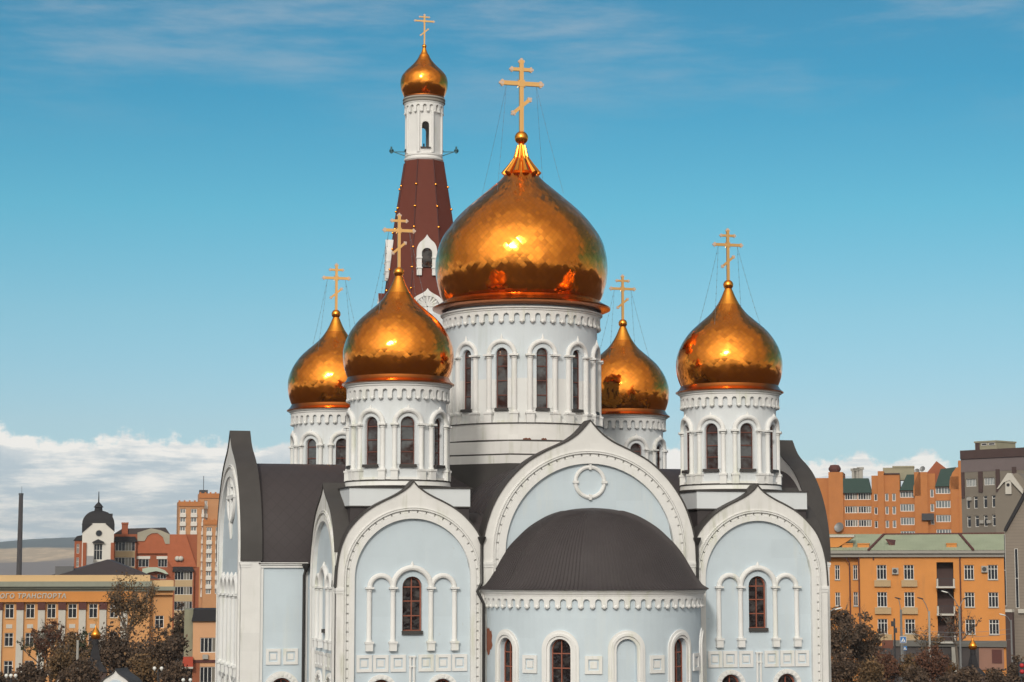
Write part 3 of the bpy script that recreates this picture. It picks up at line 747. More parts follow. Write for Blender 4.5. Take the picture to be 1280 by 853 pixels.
prof = spline([(5.47, 13.97), (5.46, 14.01), (5.2, 14.16), (4.92, 14.5), (4.62, 15.0), (4.30, 15.55), (3.95, 16.02), (3.6, 16.38), (3.15, 16.80), (2.65, 17.14), (2.1, 17.43), (1.5, 17.63), (.8, 17.76), (.02, 17.81)], 4)
mb.lathe(prof, 96, a0=-pi / 2 - R(96), a1=-pi / 2 + R(96))
for j in range(-46, 47):
    q = -pi / 2 + R(j * 2.05)
    mb.tube([(r * cos(q), r * sin(q), z + .012) for r, z in prof[3:-8]], .024, 4, caps=False)
mb.build('apse_roof', ROOF, apse, (0, AY, 0))
mb = MB(); Mp = cyl(5.1, 0, AY)                     # plaster fallen off, bare brick showing
L = [(-93, 12.25), (-90, 12.15), (-88, 12.22), (-86, 12.05), (-84.2, 12.1), (-83, 11.85), (-83.6, 11.62), (-82.4, 11.42), (-84.4, 11.2), (-86, 11.22), (-87, 11.0), (-90, 10.92), (-93, 11.2)]
Pc = Mp(a(-88), .008, 11.6); Pl = [Mp(a(p), .008, z) for p, z in L]
mb.add([Pc] + Pl, [(0, k + 1, (k + 1) % len(Pl) + 1) for k in range(len(Pl))]); mb.build('bare_brick_patch', BRICKP, apse, smooth=0)

# ------------------------------------------------------------------ rainwater pipes
def pipe(pts, r=.07, hop=None):
    mb = MB(); mb.tube(pts, r, 8)
    if hop: x, y, z = hop; mb.lathe([(.07, z - .3), (.2, z), (.2, z + .08), (.05, z + .08)], 10, cx=x, cy=y)
    mb.build('downpipe', PIPE, church)
pipe([(-5.36, -12.42, 16.3), (-5.36, -12.42, 14.3), (-5.5, -12.5, 14.05), (-5.62, -12.6, 13.9), (-5.5, -12.75, 13.6), (-5.36, -12.8, 13.3), (-5.36, -12.8, 0)], .075, (-5.36, -12.42, 16.35))
pipe([(5.36, -12.42, 16.3), (5.36, -12.42, 14.4), (5.55, -12.5, 14.1), (5.62, -12.6, 13.95)], .07, (5.36, -12.42, 16.35))
pipe([(5.3, -12.8, 13.8), (5.28, -12.85, 11.8)], .06)
pipe([(-12.42, -4.95, 15.2), (-12.42, -4.95, 14.9), (-12.5, -4.9, 14.6), (-12.5, -4.9, 0)], .075, (-12.42, -4.95, 15.1))

# ================================================================== BELL TOWER
TY = 24.3
tower = thing('bell_tower', 'tapered red-brown bell tower with white lantern and small golden onion dome', 'bell tower', (0, TY, 0))
TR = R(-7)
def octo(mb, prof, mi=0, off=22.5, rot=0): mb.lathe([(r / cos(R(22.5)), z) for r, z in prof], 8, a0=R(off) + rot, a1=R(off) + rot + 2 * pi, mi=mi)
mb = MB(); octo(mb, [(.05, 31.6), (2.62, 31.6), (2.22, 34.5), (1.78, 38.0), (1.24, 41.62), (.05, 41.62)], rot=TR)
sh = mb.build('spire_shaft', SHAFT, tower, smooth=20)
mb = MB()
for k in range(8):
    q = R(22.5 + 45 * k) + TR; f = 1 / cos(R(22.5))
    mb.tube([(r * f * cos(q), r * f * sin(q), z) for r, z in ((2.62, 31.6), (2.22, 34.5), (1.78, 38.0), (1.24, 41.62))], .045, 5)
mb.build('ridge', SHAFTR, sh)
prof = [(2.62, 31.6), (2.22, 34.5), (1.78, 38.0), (1.24, 41.62)]
def rad(z):
    for (r0, z0), (r1, z1) in zip(prof, prof[1:]):
        if z <= z1: return r0 + (r1 - r0) * (z - z0) / (z1 - z0)
    return prof[-1][0]
for k in range(8):
    q = R(22.5 + 45 * k) + TR
    for z in (32.9, 34.3, 35.65, 37.0, 38.4, 39.9):
        r = rad(z) / cos(R(22.5)) + .05
        if k == 0 and z == 32.9:
            mb = MB(); mb.sphere((0, 0, 0), .085, 8, 6); stud = mb.build('gilded_stud', GOLDS, sh, (r * cos(q), r * sin(q), z))
        else: dup(stud, sh, (r * cos(q), r * sin(q), z))
mb = MB(); mb.box(-3.1, 3.1, -3.1, 3.1, 0, 31.2); octo(mb, [(.05, 31.0), (2.95, 31.0), (2.95, 31.45), (2.7, 31.6), (.05, 31.6)], rot=TR)
mb.build('base', DRUMW, tower)
# dormers and shell gables on four sides
for k in range(4):
    q = TR + k * pi / 2
    zb, zt = 33.75, 36.3
    mb = MB(); rb = rad(zb) + .05
    y = -rb
    KD = [(0, 36.42), (.1, 36.25), (.28, 36.05), (.5, 35.85), (.63, 35.55), (.66, 35.2)]
    arc = resample(spline(KD, 4), 16); outer = [(.66, 34.9)] + [(x, z) for x, z in reversed(arc)] + [(-x, z) for x, z in arc[1:]] + [(-.66, 34.9)]
    m = len(outer) - 2
    inner = [(.34, 34.9)] + [(.34 * cos(pi * i / (m - 1)), 35.2 + .34 * sin(pi * i / (m - 1))) for i in range(m)] + [(-.34, 34.9)]
    strip(mb, inner, outer, rb - .7, rb + .12, 0)
    for s in (-1, 1):
        x0, x1 = sorted((s * .34, s * .66)); mb.box(x0, x1, y - .12, y + .5, zb, 34.9)
        mb.box(x0 - .03, x1 + .03, y - .17, y + .5, 34.85, 34.95); mb.box(x0 - .04, x1 + .04, y - .17, y + .5, zb + .45, zb + .52)
    mb.quad((-.36, y + .02, zb + .55), (.36, y + .02, zb + .55), (.36, y + .02, 35.52), (-.36, y + .02, 35.52), 1)
    mb.build('dormer', [TRIM, GLASS], tower, rz=q)
    mb = MB(); rb = 2.85; y = -rb
    KS = [(0, 32.85), (.12, 32.68), (.35, 32.52), (.75, 32.3), (1.0, 32.0), (1.1, 31.62)]
    arc = resample(spline(KS, 4), 16); outer = [(x, z) for x, z in reversed(arc)] + [(-x, z) for x, z in arc[1:]]; m = len(outer)
    inner = [(.78 * cos(pi * i / (m - 1)), 31.62 + .72 * sin(pi * i / (m - 1))) for i in range(m)]
    strip(mb, inner, outer, rb - .9, rb + .1, 0, 1)
    for i in range(9):
        aa = pi * (i + .5) / 9; mb.tube([(.05 * cos(aa), y - .0, 31.66 + .05 * sin(aa)), (.72 * cos(aa), y - .03, 31.66 + .66 * sin(aa))], [.03, .115], 6)
    mb.box(-1.15, 1.15, y - .1, y + .5, 31.45, 31.62)
    mb.build('shell_gable', [TRIM, SHAFT], tower, rz=q)
# white lantern
mb = MB(); RL = 1.12
for k in range(8):
    q = TR + k * pi / 4
    Mq = lambda u, n, z, q=q: ((u) * cos(q) + (RL + n) * sin(q), (u) * sin(q) - (RL + n) * cos(q), z)
    h = RL * math.tan(R(22.5))
    ops = [(0, .48, 42.45, 43.95, .22)] if k % 2 == 0 else []
    wallstrip(mb, Mq, -h, h, 42.1, 45.5, ops, step=.5)
    for s in (-1, 1):
        p = [Mq(s * (h - .02), .02, z) for z in (42.1, 44.95)]; mb.tube(p, .075, 6)
octo(mb, [(1.0, 45.0), (.1, 45.0)], rot=TR); octo(mb, [(1.1, 42.1), (.1, 42.1)], rot=TR)
mb.lathe([(1.05, 42.1), (1.25, 42.08), (1.25, 41.98), (1.18, 41.93), (1.2, 41.86), (1.3, 41.84), (1.3, 41.72), (1.22, 41.62), (1.0, 41.62)], 40)
ln = mb.build('lantern', TRIM, tower)
mb = MB()
for k in (0, 2, 4, 6):
    q = TR + k * pi / 4
    p0 = Vector((-.34, -RL - .1, 42.42)); p1 = Vector((.34, -RL - .1, 42.42)); rot = Matrix.Rotation(q, 3, 'Z'); mb.obox(rot @ p0, rot @ p1, .1, .06)
mb.tube([(0, 0, 42.1), (0, 0, 42.9)], .05, 6)
mb.build('opening_sill', CAP, ln)
mb = MB(); arcature(mb, 1.3, 18, 44.85, 45.45, .18, fill=.58); mb.lathe([(1.1, 45.44), (1.32, 45.46), (1.34, 45.55)], 40); mb.build('cornice', TRIM, ln)
mb = MB(); mb.lathe([(1.3, 45.55), (1.40, 45.57), (1.42, 45.65), (1.34, 45.72), (1.42, 45.80), (1.38, 45.90), (1.2, 45.93)], 40); mb.build('top_moulding', GREYST, ln)
s = .0139
body = [(1.28, 45.92), (1.40, 46.15), (1.54, 46.55), (1.58, 47.0), (1.50, 47.40), (1.26, 47.75), (.92, 48.08), (.62, 48.4), (.42, 48.68), (.32, 48.9)]
dome_set([(1.2, 45.92), (1.36, 45.93), (1.34, 46.0), (1.28, 46.02)], body, [(.325, 48.88), (.22, 49.05), (.15, 49.25), (.10, 49.42)], (49.5, .15), (49.6, 51.22, 51.72, .72, .10), 22, .34, None, tower)
# loudspeakers on brackets
for s in (-1, 1):
    q = TR * 0
    d = Vector((cos(R(-15.1)), sin(R(-15.1)), 0)) * s
    b = d * 1.2; z = 42.35
    mb = MB()
    mb.obox(b + Vector((0, 0, z)), b + d * .95 + Vector((0, 0, z)), .05, .05); mb.obox(b + Vector((0, 0, z - .28)), b + d * .8 + Vector((0, 0, z)), .05, .05)
    e = b + d * .95
    mb.tube([e + Vector((0, 0, z - .1)), e + Vector((0, 0, z + .35))], .06, 8)
    mb.tube([e + Vector((0, 0, z + .12)) - FW * .1, e + Vector((0, 0, z + .12)) + FW * .25], [.05, .16], 10)
    mb.build('loudspeaker', TEAL, tower)

# ================================================================== GROUND, HILLS
def LX(px, D): return (px - 640) * D / 2565
def LZ(py, D): return 15 + (709.4 - py) * .994 * D / 2565
def WP(px, D, z=0.0):
    v = CAM + FW * D + RT * LX(px, D); return Vector((v.x, v.y, z))
mb = MB(); n = 24; S_ = 6900
vs = [(-S_ + 2 * S_ * i / n, -S_ + 2 * S_ * j / n, -.02) for j in range(n + 1) for i in range(n + 1)]
mb.add(vs, [(j * (n + 1) + i, j * (n + 1) + i + 1, (j + 1) * (n + 1) + i + 1, (j + 1) * (n + 1) + i) for j in range(n) for i in range(n)])
tag(mb.build('ground', GROUND, smooth=0), None, None, kind='structure')
def hillcol(t, b, P, c):  # woods and dry-ground tones, with cloud shade and sunlit patches put into the colour
    z = t.n('ShaderNodeSeparateXYZ', {0: P}).outputs[2]
    n1 = t.noise(P, .004, 6, .6); n2 = t.noise(P, .018, 6, .68)
    zz = t.m('ADD', z, t.m('MULTIPLY', t.m('SUBTRACT', n1, .5), 40.0))
    c = t.mix(t.sstep(zz, 26.0, 34.0), (.20, .17, .17), (.46, .35, .24))
    c = t.mix(t.m('MULTIPLY', t.sstep(n2, .47, .60), t.sstep(zz, 30.0, 34.0)), c, (.62, .47, .32))
    return t.mix(t.sstep(zz, 54.0, 62.0), c, (.09, .12, .14))
HILL = mat('far_hillside', (.1, .1, .1), .95, custom=hillcol)
mb = MB(); nx, ny = 90, 14; D0, D1 = 3800, 6200; vs = []
for j in range(ny + 1):
    for i in range(nx + 1):
        D = D0 + (D1 - D0) * j / ny; px = -1200 + 3600 * i / nx
        f = j / ny
        h = (math.sin(f * pi * .62) ** 1.2) * (76 + 14 * sin(px * .0051 + 1) + 9 * sin(px * .013) + 4 * sin(px * .041 + j) + 2.5 * sin(px * .11 + 2 * j))
        p = WP(px, D, h - 3); vs.append(tuple(p))
mb.add(vs, [(j * (nx + 1) + i, j * (nx + 1) + i + 1, (j + 1) * (nx + 1) + i + 1, (j + 1) * (nx + 1) + i) for j in range(ny) for i in range(nx)])
tag(mb.build('hills', HILL, smooth=60), None, None, kind='structure')

# ================================================================== TOWN BUILDINGS
OCHRE = mat('ochre_render', (.60, .245, .065), .85, var=.10, vscale=.5, streak=.35, streakcol=(.36, .17, .07))
OCHRE2 = mat('amber_render', (.60, .30, .12), .85, var=.08, vscale=.5, streak=.2, streakcol=(.42, .24, .10))
CREAM = mat('cream_render', (.62, .42, .22), .85, var=.08, vscale=.6)
PEACH = mat('peach_render', (.60, .33, .18), .85, var=.08, vscale=.6)
GREYGRN = mat('grey_green_cornice', (.26, .27, .22), .85, var=.15, vscale=1)
PALE = mat('pale_pilaster', (.52, .49, .44), .85, var=.12, vscale=.8)
MAROON = mat('maroon_paint', (.10, .035, .03), .8, var=.15)
WHITEB = mat('white_render', (.66, .63, .58), .85, var=.06)
BRICK = mat('red_brick', (.31, .092, .042), .85, var=.16, vscale=.7, streak=.2, streakcol=(.18, .06, .04))
ORBRICK = mat('orange_brick', (.45, .17, .052), .85, var=.14, vscale=.5, streak=.25, streakcol=(.28, .10, .05))
TANBRICK = mat('tan_orange_brick', (.48, .24, .11), .85, var=.12, vscale=.3)
GREYBRICK = mat('grey_brown_brick', (.20, .172, .142), .9, var=.12, vscale=.5)
def rows(t, b, P, c):
    z = t.n('ShaderNodeSeparateXYZ', {0: P}).outputs[2]
    f = t.sstep(t.m('ABSOLUTE', t.m('SUBTRACT', t.m('FRACT', t.m('MULTIPLY', z, 2.2)), .5)), .40, .48)
    return t.mix(t.m('MULTIPLY', f, .35), c, (.10, .085, .075))
COURSED = mat('coursed_grey_block', (.24, .20, .165), .9, var=.10, vscale=.6, custom=rows)
MAUVE = mat('mauve_grey_panel', (.17, .135, .135), .8, var=.1)
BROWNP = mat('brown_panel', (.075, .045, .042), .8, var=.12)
GREENR = mat('pale_green_roof', (.33, .37, .26), .8, var=.22, vscale=.35, streak=.5, streakcol=(.40, .38, .30))
DGREEN = mat('dark_green_mansard', (.022, .055, .045), .6, var=.15)
DKROOF = mat('dark_brown_roof', (.055, .042, .042), .7, var=.2, vscale=.6)
DKCUP = mat('dark_cupola_sheet', (.034, .032, .035), .75, spec=.15, var=.15)
RDROOF = mat('red_tile_roof', (.40, .115, .05), .8, var=.18, vscale=.9)
BEIGE = mat('beige_balcony', (.46, .33, .19), .85, var=.1)
WINFR = mat('white_window_frame', (.70, .68, .65), .6)
def curtains(t, b, P, c):
    k = t.n('ShaderNodeNewGeometry').outputs['Random Per Island']
    return t.mix(t.sstep(k, .72, .74), c, (.20, .185, .16))
WGL = mat('window_glass', (.022, .024, .03), .12, spec=.5, island=.6, custom=curtains)
WGL2 = mat('sky_window_glass', (.15, .17, .18), .15, spec=.5, island=.4)
CONC = mat('concrete_slab', (.36, .34, .31), .85, var=.12)
AWN = mat('red_awning', (.42, .06, .03), .7)
STEEL = mat('grey_steel', (.22, .22, .22), .5, .4)
DKSTEEL = mat('dark_steel', (.05, .05, .055), .55, .3)
LAMPW = mat('white_lamp_globe', (.75, .74, .70), .35)
LETTER = mat('grey_letters', (.50, .50, .45), .6)
SIGNBL = mat('road_sign_blue', (.03, .16, .42), .5)
SIGNW = mat('road_sign_white', (.75, .75, .74), .5)
SIGRED = mat('signal_red', (.45, .025, .03), .5)
BILL = mat('brown_board', (.16, .06, .04), .8, var=.2)
SHOPW = mat('pink_brown_shopfront', (.28, .15, .11), .85, var=.12)

def site(name, label, cat, pxc, D, group=None, turn=0.0):
    o = thing(name, label, cat, WP(pxc, D), -YAW + R(turn), group); return S(o, pxc, D, turn)
class S:
    def __init__(s, o, pxc, D, turn=0.0): s.o = o; s.pxc = pxc; s.D = D; s.c = cos(R(turn)); s.s = sin(R(turn)); s.L0 = LX(pxc, D)
    def x(s, px, y=0.0):                     # y: metres behind the front plane
        k = (px - 640) / 2565; return (k * s.D - s.L0 + y * (s.s + k * s.c)) / (s.c - k * s.s)
    def z(s, py, y=0.0): return LZ(py, s.D + y)
    def box(s, name, m, px0, px1, py0, py1, y0=0.0, y1=4.0, parent=None):
        """py0 = top, py1 = bottom (None: down to the ground)"""
        mb = MB(); mb.box(s.x(px0, y0), s.x(px1, y0), y0, y1, 0 if py1 is None else s.z(py1, y0), s.z(py0, y0)); return mb.build(name, m, parent or s.o, smooth=0)
    def wall(s, name, m, px0, px1, py0, py1, wins, y0=0.0, depth=10.0, rec=.18, parent=None, side=True):
        """front wall with recessed rectangular openings plus the rest of the block behind it"""
        x0, x1 = s.x(px0, y0), s.x(px1, y0); zt = s.z(py0, y0); zb = 0 if py1 is None else s.z(py1, y0)
        H = [(s.x(a, y0), s.x(c, y0), s.z(d, y0), s.z(b, y0)) for a, b, c, d in wins]
        xs = sorted({x0, x1, *[h[0] for h in H], *[h[1] for h in H]}); zs = sorted({zb, zt, *[h[2] for h in H], *[h[3] for h in H]})
        xs = [v for v in xs if x0 - 1e-6 <= v <= x1 + 1e-6]; zs = [v for v in zs if zb - 1e-6 <= v <= zt + 1e-6]
        mb = MB()
        for a, b in zip(xs, xs[1:]):
            for c, d in zip(zs, zs[1:]):
                mx, mz = (a + b) / 2, (c + d) / 2
                if any(h[0] < mx < h[1] and h[2] < mz < h[3] for h in H): continue
                mb.quad((a, y0, c), (b, y0, c), (b, y0, d), (a, y0, d))
        for h in H:
            a, b, c, d = h
            for p, q in (((a, c), (b, c)), ((b, c), (b, d)), ((b, d), (a, d)), ((a, d), (a, c))):
                mb.quad((p[0], y0, p[1]), (q[0], y0, q[1]), (q[0], y0 + rec + .05, q[1]), (p[0], y0 + rec + .05, p[1]))
        if side:
            y1 = y0 + depth
            mb.quad((x0, y0, zb), (x0, y1, zb), (x0, y1, zt), (x0, y0, zt)); mb.quad((x1, y0, zb), (x1, y1, zb), (x1, y1, zt), (x1, y0, zt))
            mb.quad((x0, y1, zb), (x1, y1, zb), (x1, y1, zt), (x0, y1, zt)); mb.quad((x0, y0, zt), (x1, y0, zt), (x1, y1, zt), (x0, y1, zt))
        return mb.build(name, m, parent or s.o, smooth=0)
    def windows(s, wins, nv=1, tr=.7, y0=0.0, rec=.18, glass=None, frame=None, parent=None, fw=.07, sill=None, name='window'):
        cache = {}
        for i, (a, b, c, d) in enumerate(wins):
            w = s.x(c, y0) - s.x(a, y0); h = s.z(b, y0) - s.z(d, y0); key = (round(w, 2), round(h, 2))
            loc = ((s.x(a, y0) + s.x(c, y0)) / 2, y0 + rec, s.z(d, y0))
            if key in cache: dup(cache[key], parent or s.o, loc); continue
            mb = MB(); k = nv + 1
            for j in range(k): mb.quad((-w / 2 + w * j / k, 0, 0), (-w / 2 + w * (j + 1) / k, 0, 0), (-w / 2 + w * (j + 1) / k, 0, h), (-w / 2 + w * j / k, 0, h), 0)
            for p in (-w / 2, w / 2 - fw): mb.box(p, p + fw, -.06, .01, 0, h, 1)
            mb.box(-w / 2 + fw, w / 2 - fw, -.06, .01, 0, fw, 1); mb.box(-w / 2 + fw, w / 2 - fw, -.06, .01, h - fw, h, 1)
            for j in range(1, k): mb.box(-w / 2 + w * j / k - fw / 2, -w / 2 + w * j / k + fw / 2, -.055, .01, fw, h - fw, 1)
            if tr: mb.box(-w / 2 + fw, w / 2 - fw, -.05, .01, h * tr - fw / 2, h * tr + fw / 2, 1)
            if sill: mb.box(-w / 2 - .06, w / 2 + .06, -rec - .12, .0, -.09, .0, 2)
            cache[key] = mb.build(name, [glass or WGL, frame or WINFR] + ([sill] if sill else []), parent or s.o, loc, smooth=0)
    def poly(s, name, m, pts, y0, y1, parent=None):
        mb = MB(); mb.prism([(s.x(a, y0), s.z(b, y0)) for a, b in pts], y0, y1); return mb.build(name, m, parent or s.o, smooth=0)

# ---- smoke stack
D = 1500; stack = thing('smokestack', 'tall thin dark smokestack standing far off against the hills', 'chimney', WP(24, D))
mb = MB(); mb.lathe([(2.0, 0), (1.75, 40), (1.5, LZ(617, D)), (1.2, LZ(617, D) + .01)], 20); mb.build('shaft', mat('sooty_brick', (.045, .035, .035), .9, var=.2, vscale=.1), stack)
mb = MB(); mb.lathe([(1.5, LZ(619, D)), (1.75, LZ(619, D)), (1.75, LZ(616.4, D)), (1.4, LZ(616.4, D))], 20); mb.build('rim', DKSTEEL, stack)
mb = MB(); mb.tube([(.4, 0, LZ(617, D)), (.4, 0, LZ(608, D))], .12, 5); mb.build('lightning_rod', DKSTEEL, stack)

# ---- ochre institute with the lettering
I = site('institute_building', 'ochre office building with white pilasters, grey cornice and raised Cyrillic lettering', 'office building', 90, 262, turn=11)
W = [(a, b, c, d) for a, c in ((-18, -6.8), (8, 19), (34, 44.8), (60.4, 71.2), (86.6, 97.3), (112.6, 123.2), (138.5, 149)) for b, d in ((755, 772.5), (790.6, 807.3), (825, 843))]
iw = I.wall('wall', OCHRE2, -60, 188, 738, None, W, 0, 18, .16)
I.windows(W, 1, .68, 0, .16, sill=CREAM)
for a, b in ((-33, -20.5), (-7.5, 4.5), (22.4, 31), (49, 57.6), (74.5, 83.4), (100, 108.6), (125.6, 134.2), (152, 160.5)):
    mb = MB(); mb.box(I.x(a), I.x(b), -.3, 0, 0, I.z(762)); mb.build('pilaster', PALE, I.o, smooth=0)
    mb = MB(); mb.box(I.x(a - .5), I.x(b + .5), -.42, 0, I.z(762), I.z(752.5)); mb.build('pilaster_capital', MAROON, I.o, smooth=0)
for k, a in enumerate((-12.5, 13.5, 39.5, 65.8, 92, 117.8)):
    mb = MB(); mb.box(I.x(a - 3.8), I.x(a + 3.8), -.05, 0, I.z(785), I.z(780)); mb.build('spandrel_panel', PALE, I.o, smooth=0)
I.box('frieze', OCHRE, -60, 166, 739.5, 752.5, -.55, .2)
I.box('lower_moulding', GREYGRN, -60, 188, 735, 739.5, -.35, .2)
mb = MB()
mb.box(I.x(-60), I.x(190), -1.15, .3, I.z(733.4), I.z(727)); mb.box(I.x(-60), I.x(189), -.8, .2, I.z(735.2), I.z(733.4))
for k in range(120):
    xx = I.x(-60) + k * .215
    if xx < I.x(189): mb.box(xx, xx + .12, -.78, -.3, I.z(736.6), I.z(735.2))
mb.build('cornice', GREYGRN, I.o, smooth=0)
I.box('parapet', CREAM, -60, 188, 719, 727, -.4, .3)
ew = [(182.5, 770, 194.5, 785)]
I.wall('end_wing', OCHRE2, 187.9, 216.5, 744, None, [(195, 770, 206, 785.5)], 1.2, 14, .16); I.windows([(195, 770, 206, 785.5)], 1, .68, 1.2, .16)
I.box('end_wing_cornice', GREYGRN, 178, 219.6, 733.6, 738.5, .0, 14); I.box('end_wing_frieze', OCHRE2, 180, 217.2, 738.5, 744, .6, 14)
I.box('end_wing_parapet', CREAM, 180, 217.5, 726, 733.6, .5, 14)
mb = MB(); y = 5
A = (I.x(60, y), y, I.z(722, y)); 
ridge0 = (I.x(134, y + 6), y + 6, I.z(699.5, y + 6)); ridge1 = (I.x(140, y + 12), y + 12, I.z(699.5, y + 12))
c = [(I.x(72, y), y, I.z(720, y)), (I.x(200, y), y, I.z(724, y)), (I.x(200, y + 16), y + 16, I.z(724, y + 16)), (I.x(60, y + 16), y + 16, I.z(720, y + 16))]
mb.add(c + [ridge0, ridge1], [(0, 1, 4), (1, 2, 5, 4), (2, 3, 5), (3, 0, 4, 5)]); mb.build('roof', DKROOF, I.o, smooth=0)
I.box('roof_lantern', mat('zinc_grey', (.12, .12, .125), .6), 69, 92, 708, 722, 9, 14)
# lettering
cu = bpy.data.curves.new('lettering', 'FONT'); cu.body = 'ОГО ТРАНСПОРТА'; cu.size = .92; cu.extrude = .05; cu.shear = .12; cu.space_character = 1.12; cu.offset = .018
tmp = bpy.data.objects.new('tmp_text', cu); COL.objects.link(tmp); bpy.context.view_layer.update()
me = bpy.data.meshes.new_from_object(tmp.evaluated_get(bpy.context.evaluated_depsgraph_get())); bpy.data.objects.remove(tmp)
xs = [v.co.x for v in me.vertices]; wtxt = max(xs) - min(xs); target = I.x(83.6) - I.x(1.6); ys = [v.co.y for v in me.vertices]; ht = max(ys) - min(ys)
for v in me.vertices: v.co = Vector(((v.co.x - min(xs)) / wtxt * target, -v.co.z, (v.co.y - min(ys)) / ht * .66))
me.materials.append(LETTER); link('sign_lettering', me, I.o, (I.x(1.6), -.62, I.z(748)))

# ---- white turreted house
T = site('turret_house', 'white gabled house front under a dark dome-shaped cupola with a spire', 'house', 122, 420, turn=12)
zt = T.z
T.wall('wall', WHITEB, 102, 141.6, 672, None, [(117, 680, 127.6, 700)], 0, 7, .25)
T.poly('gable_wall', WHITEB, [(102, 672), (102, 666), (114, 654.2), (131, 654.2), (141.6, 664), (141.6, 672)], 0, 7)
T.windows([(117, 680, 127.6, 700)], 2, .6, 0, .25)
mb = MB(); mb.tube([(0, -.02, 0), (0, .1, 0)], .62, 20); mb.build('round_window', WGL, T.o, (T.x(122.8), 0, zt(666.8)))
mb = MB(); mb.lathe([(.62, 0), (.75, 0), (.75, .08), (.62, .08)], 20); rw = mb.build('round_window_rim', PALE, T.o, (T.x(122.8), 0, zt(666.8))); rw.rotation_euler = (R(90), 0, 0)
T.poly('window_hood', DKCUP, [(114.8, 677.6), (122, 674), (129.6, 677.6), (129.6, 678.6), (114.8, 678.6)], -.9, 0)
xc, rr = T.x(121.8), (T.x(142.2) - T.x(101.6)) / 2
mb = MB(); z0, z1 = zt(655), zt(637.5); prof = [(rr * 1.02, z0 - .1)] + [(rr * (cos(pi / 2 * i / 8) ** .9 if i < 8 else .06), z0 + (z1 - z0) * sin(pi / 2 * i / 8)) for i in range(9)]
mb.lathe([(p[0] * 1.414, p[1]) for p in prof], 4, a0=pi / 4, a1=pi / 4 + 2 * pi, cx=0, cy=0); cu_ = mb.build('cupola', DKCUP, T.o, (xc, 3.5, 0), smooth=30)
mb = MB(); mb.lathe([(.9, zt(640)), (.75, zt(634)), (1.0, zt(633.5)), (.6, zt(630)), (.15, zt(627)), (.07, zt(613.5))], 12); mb.build('spire', DKCUP, T.o, (xc, 3.5, 0))
mb = MB(); mb.prism([(T.x(101.4), zt(666.6)), (T.x(101.4), zt(654.6)), (T.x(115), zt(654.6))], -.1, .6); mb.prism([(T.x(142.2), zt(664.6)), (T.x(142.2), zt(654.6)), (T.x(130.4), zt(654.6))], -.1, .6); mb.build('roof_skirt', DKCUP, T.o, smooth=0)
T.box('side_dormer', DKCUP, 134, 139.5, 642, 655, 1.0, 5)
T.wall('side_wing', BRICK, 92.5, 102, 674, None, [(95.2, 680, 98.4, 692), (95.2, 697, 98.4, 709)], .6, 6, .15); T.windows([(95.2, 680, 98.4, 692), (95.2, 697, 98.4, 709)], 1, .6, .6, .15)
T.poly('side_wing_roof', DKCUP, [(91, 676), (95, 670.5), (102, 669), (102, 676)], .4, 6.2)
for a, b in ((103, 107.5), (138, 142)): T.box('brick_pier', BRICK, a, b, 678.5, None, -.35, 0)
T.box('grey_annexe', mat('light_grey_render', (.30, .30, .31), .85), 108, 116.5, 695, None, -2.5, 0)

# ---- red brick house with mansard
B = site('brick_house', 'red-brick apartment house with red mansard roof and glazed balcony bays', 'apartment house', 195, 432, turn=10)
B.wall('wall', BRICK, 141.6, 246, 668, None, [(173.5, 681, 184, 690.6), (173, 699, 186, 709), (197.5, 699, 209, 709), (197, 718, 208, 724)], 1.2, 12, .2)
B.windows([(173.5, 681, 184, 690.6), (173, 699, 186, 709), (197.5, 699, 209, 709), (197, 718, 208, 724)], 2, 0, 1.2, .2)
for a in ((170.5, 187.5), (195.5, 212)): B.box('window_lintel', WHITEB, a[0], a[1], 695.4, 699, 1.0, 1.3)
def bay(px0, px1, rows_, topy, name='balcony_bay'):
    mb = MB(); mb.box(B.x(px0 - 1.6), B.x(px0), -.1, 1.3, 0, B.z(topy)); mb.box(B.x(px1), B.x(px1 + 1.6), -.1, 1.3, 0, B.z(topy))
    last = topy
    for a, b in rows_ + [(790, 800)]:
        if a > last + .2: mb.box(B.x(px0), B.x(px1), 0, 1.3, B.z(a), B.z(last), 1)
        last = b
    mb.box(B.x(px0), B.x(px1), 1.0, 1.3, 0, B.z(topy), 1)
    o = mb.build(name, [BRICK, BEIGE], B.o, smooth=0)
    B.windows([(px0, a, px1, b) for a, b in rows_], 5, 0, 0, .15, parent=o)
    return o
bay(143.4, 168.4, [(677.5, 689), (697, 708.5), (717, 728)], 676.5); bay(218.5, 241, [(714.5, 725.2), (733.6, 743.6), (752, 763)], 713.5)
B.poly('bay_awning', DKCUP, [(141, 677.6), (143.5, 671), (168.5, 671), (171, 677.6)], -.5, 1.4); B.poly('bay_awning', DKCUP, [(215.5, 714.6), (217, 708.5), (240.5, 708.5), (243, 714.6)], -.5, 1.4)
B.poly('roof', RDROOF, [(209, 700), (209, 668), (232, 668.4), (246, 709), (215, 709)], .6, 11)
B.poly('rear_roof', DKROOF, [(141, 668), (152, 661), (206, 659.5), (212, 668)], 3, 12)
B.poly('gable_wall', RDROOF, [(171, 692), (171, 676), (180.5, 676), (183, 670), (190, 666.6), (198, 667), (204, 672), (208, 679), (212, 679), (212, 692)], .7, 1.25)
B.poly('gable_coping', mat('stained_stone', (.36, .33, .26), .9, var=.3, vscale=.4), [(171, 676.5), (171, 666), (180, 663), (188, 660.5), (200, 663), (211.5, 668), (211.5, 680), (206, 680), (203, 671.6), (196, 666.4), (189, 666.8), (183.5, 670), (180, 676.5)], .5, 1.3)
B.poly('arched_canopy', mat('pale_green_trim', (.46, .52, .42), .8), [(178, 720), (178, 711), (186, 709.2), (196, 709.2), (206, 713), (211, 718), (208, 718), (202, 715.5), (195, 714), (186, 716)], -.2, 1.2)
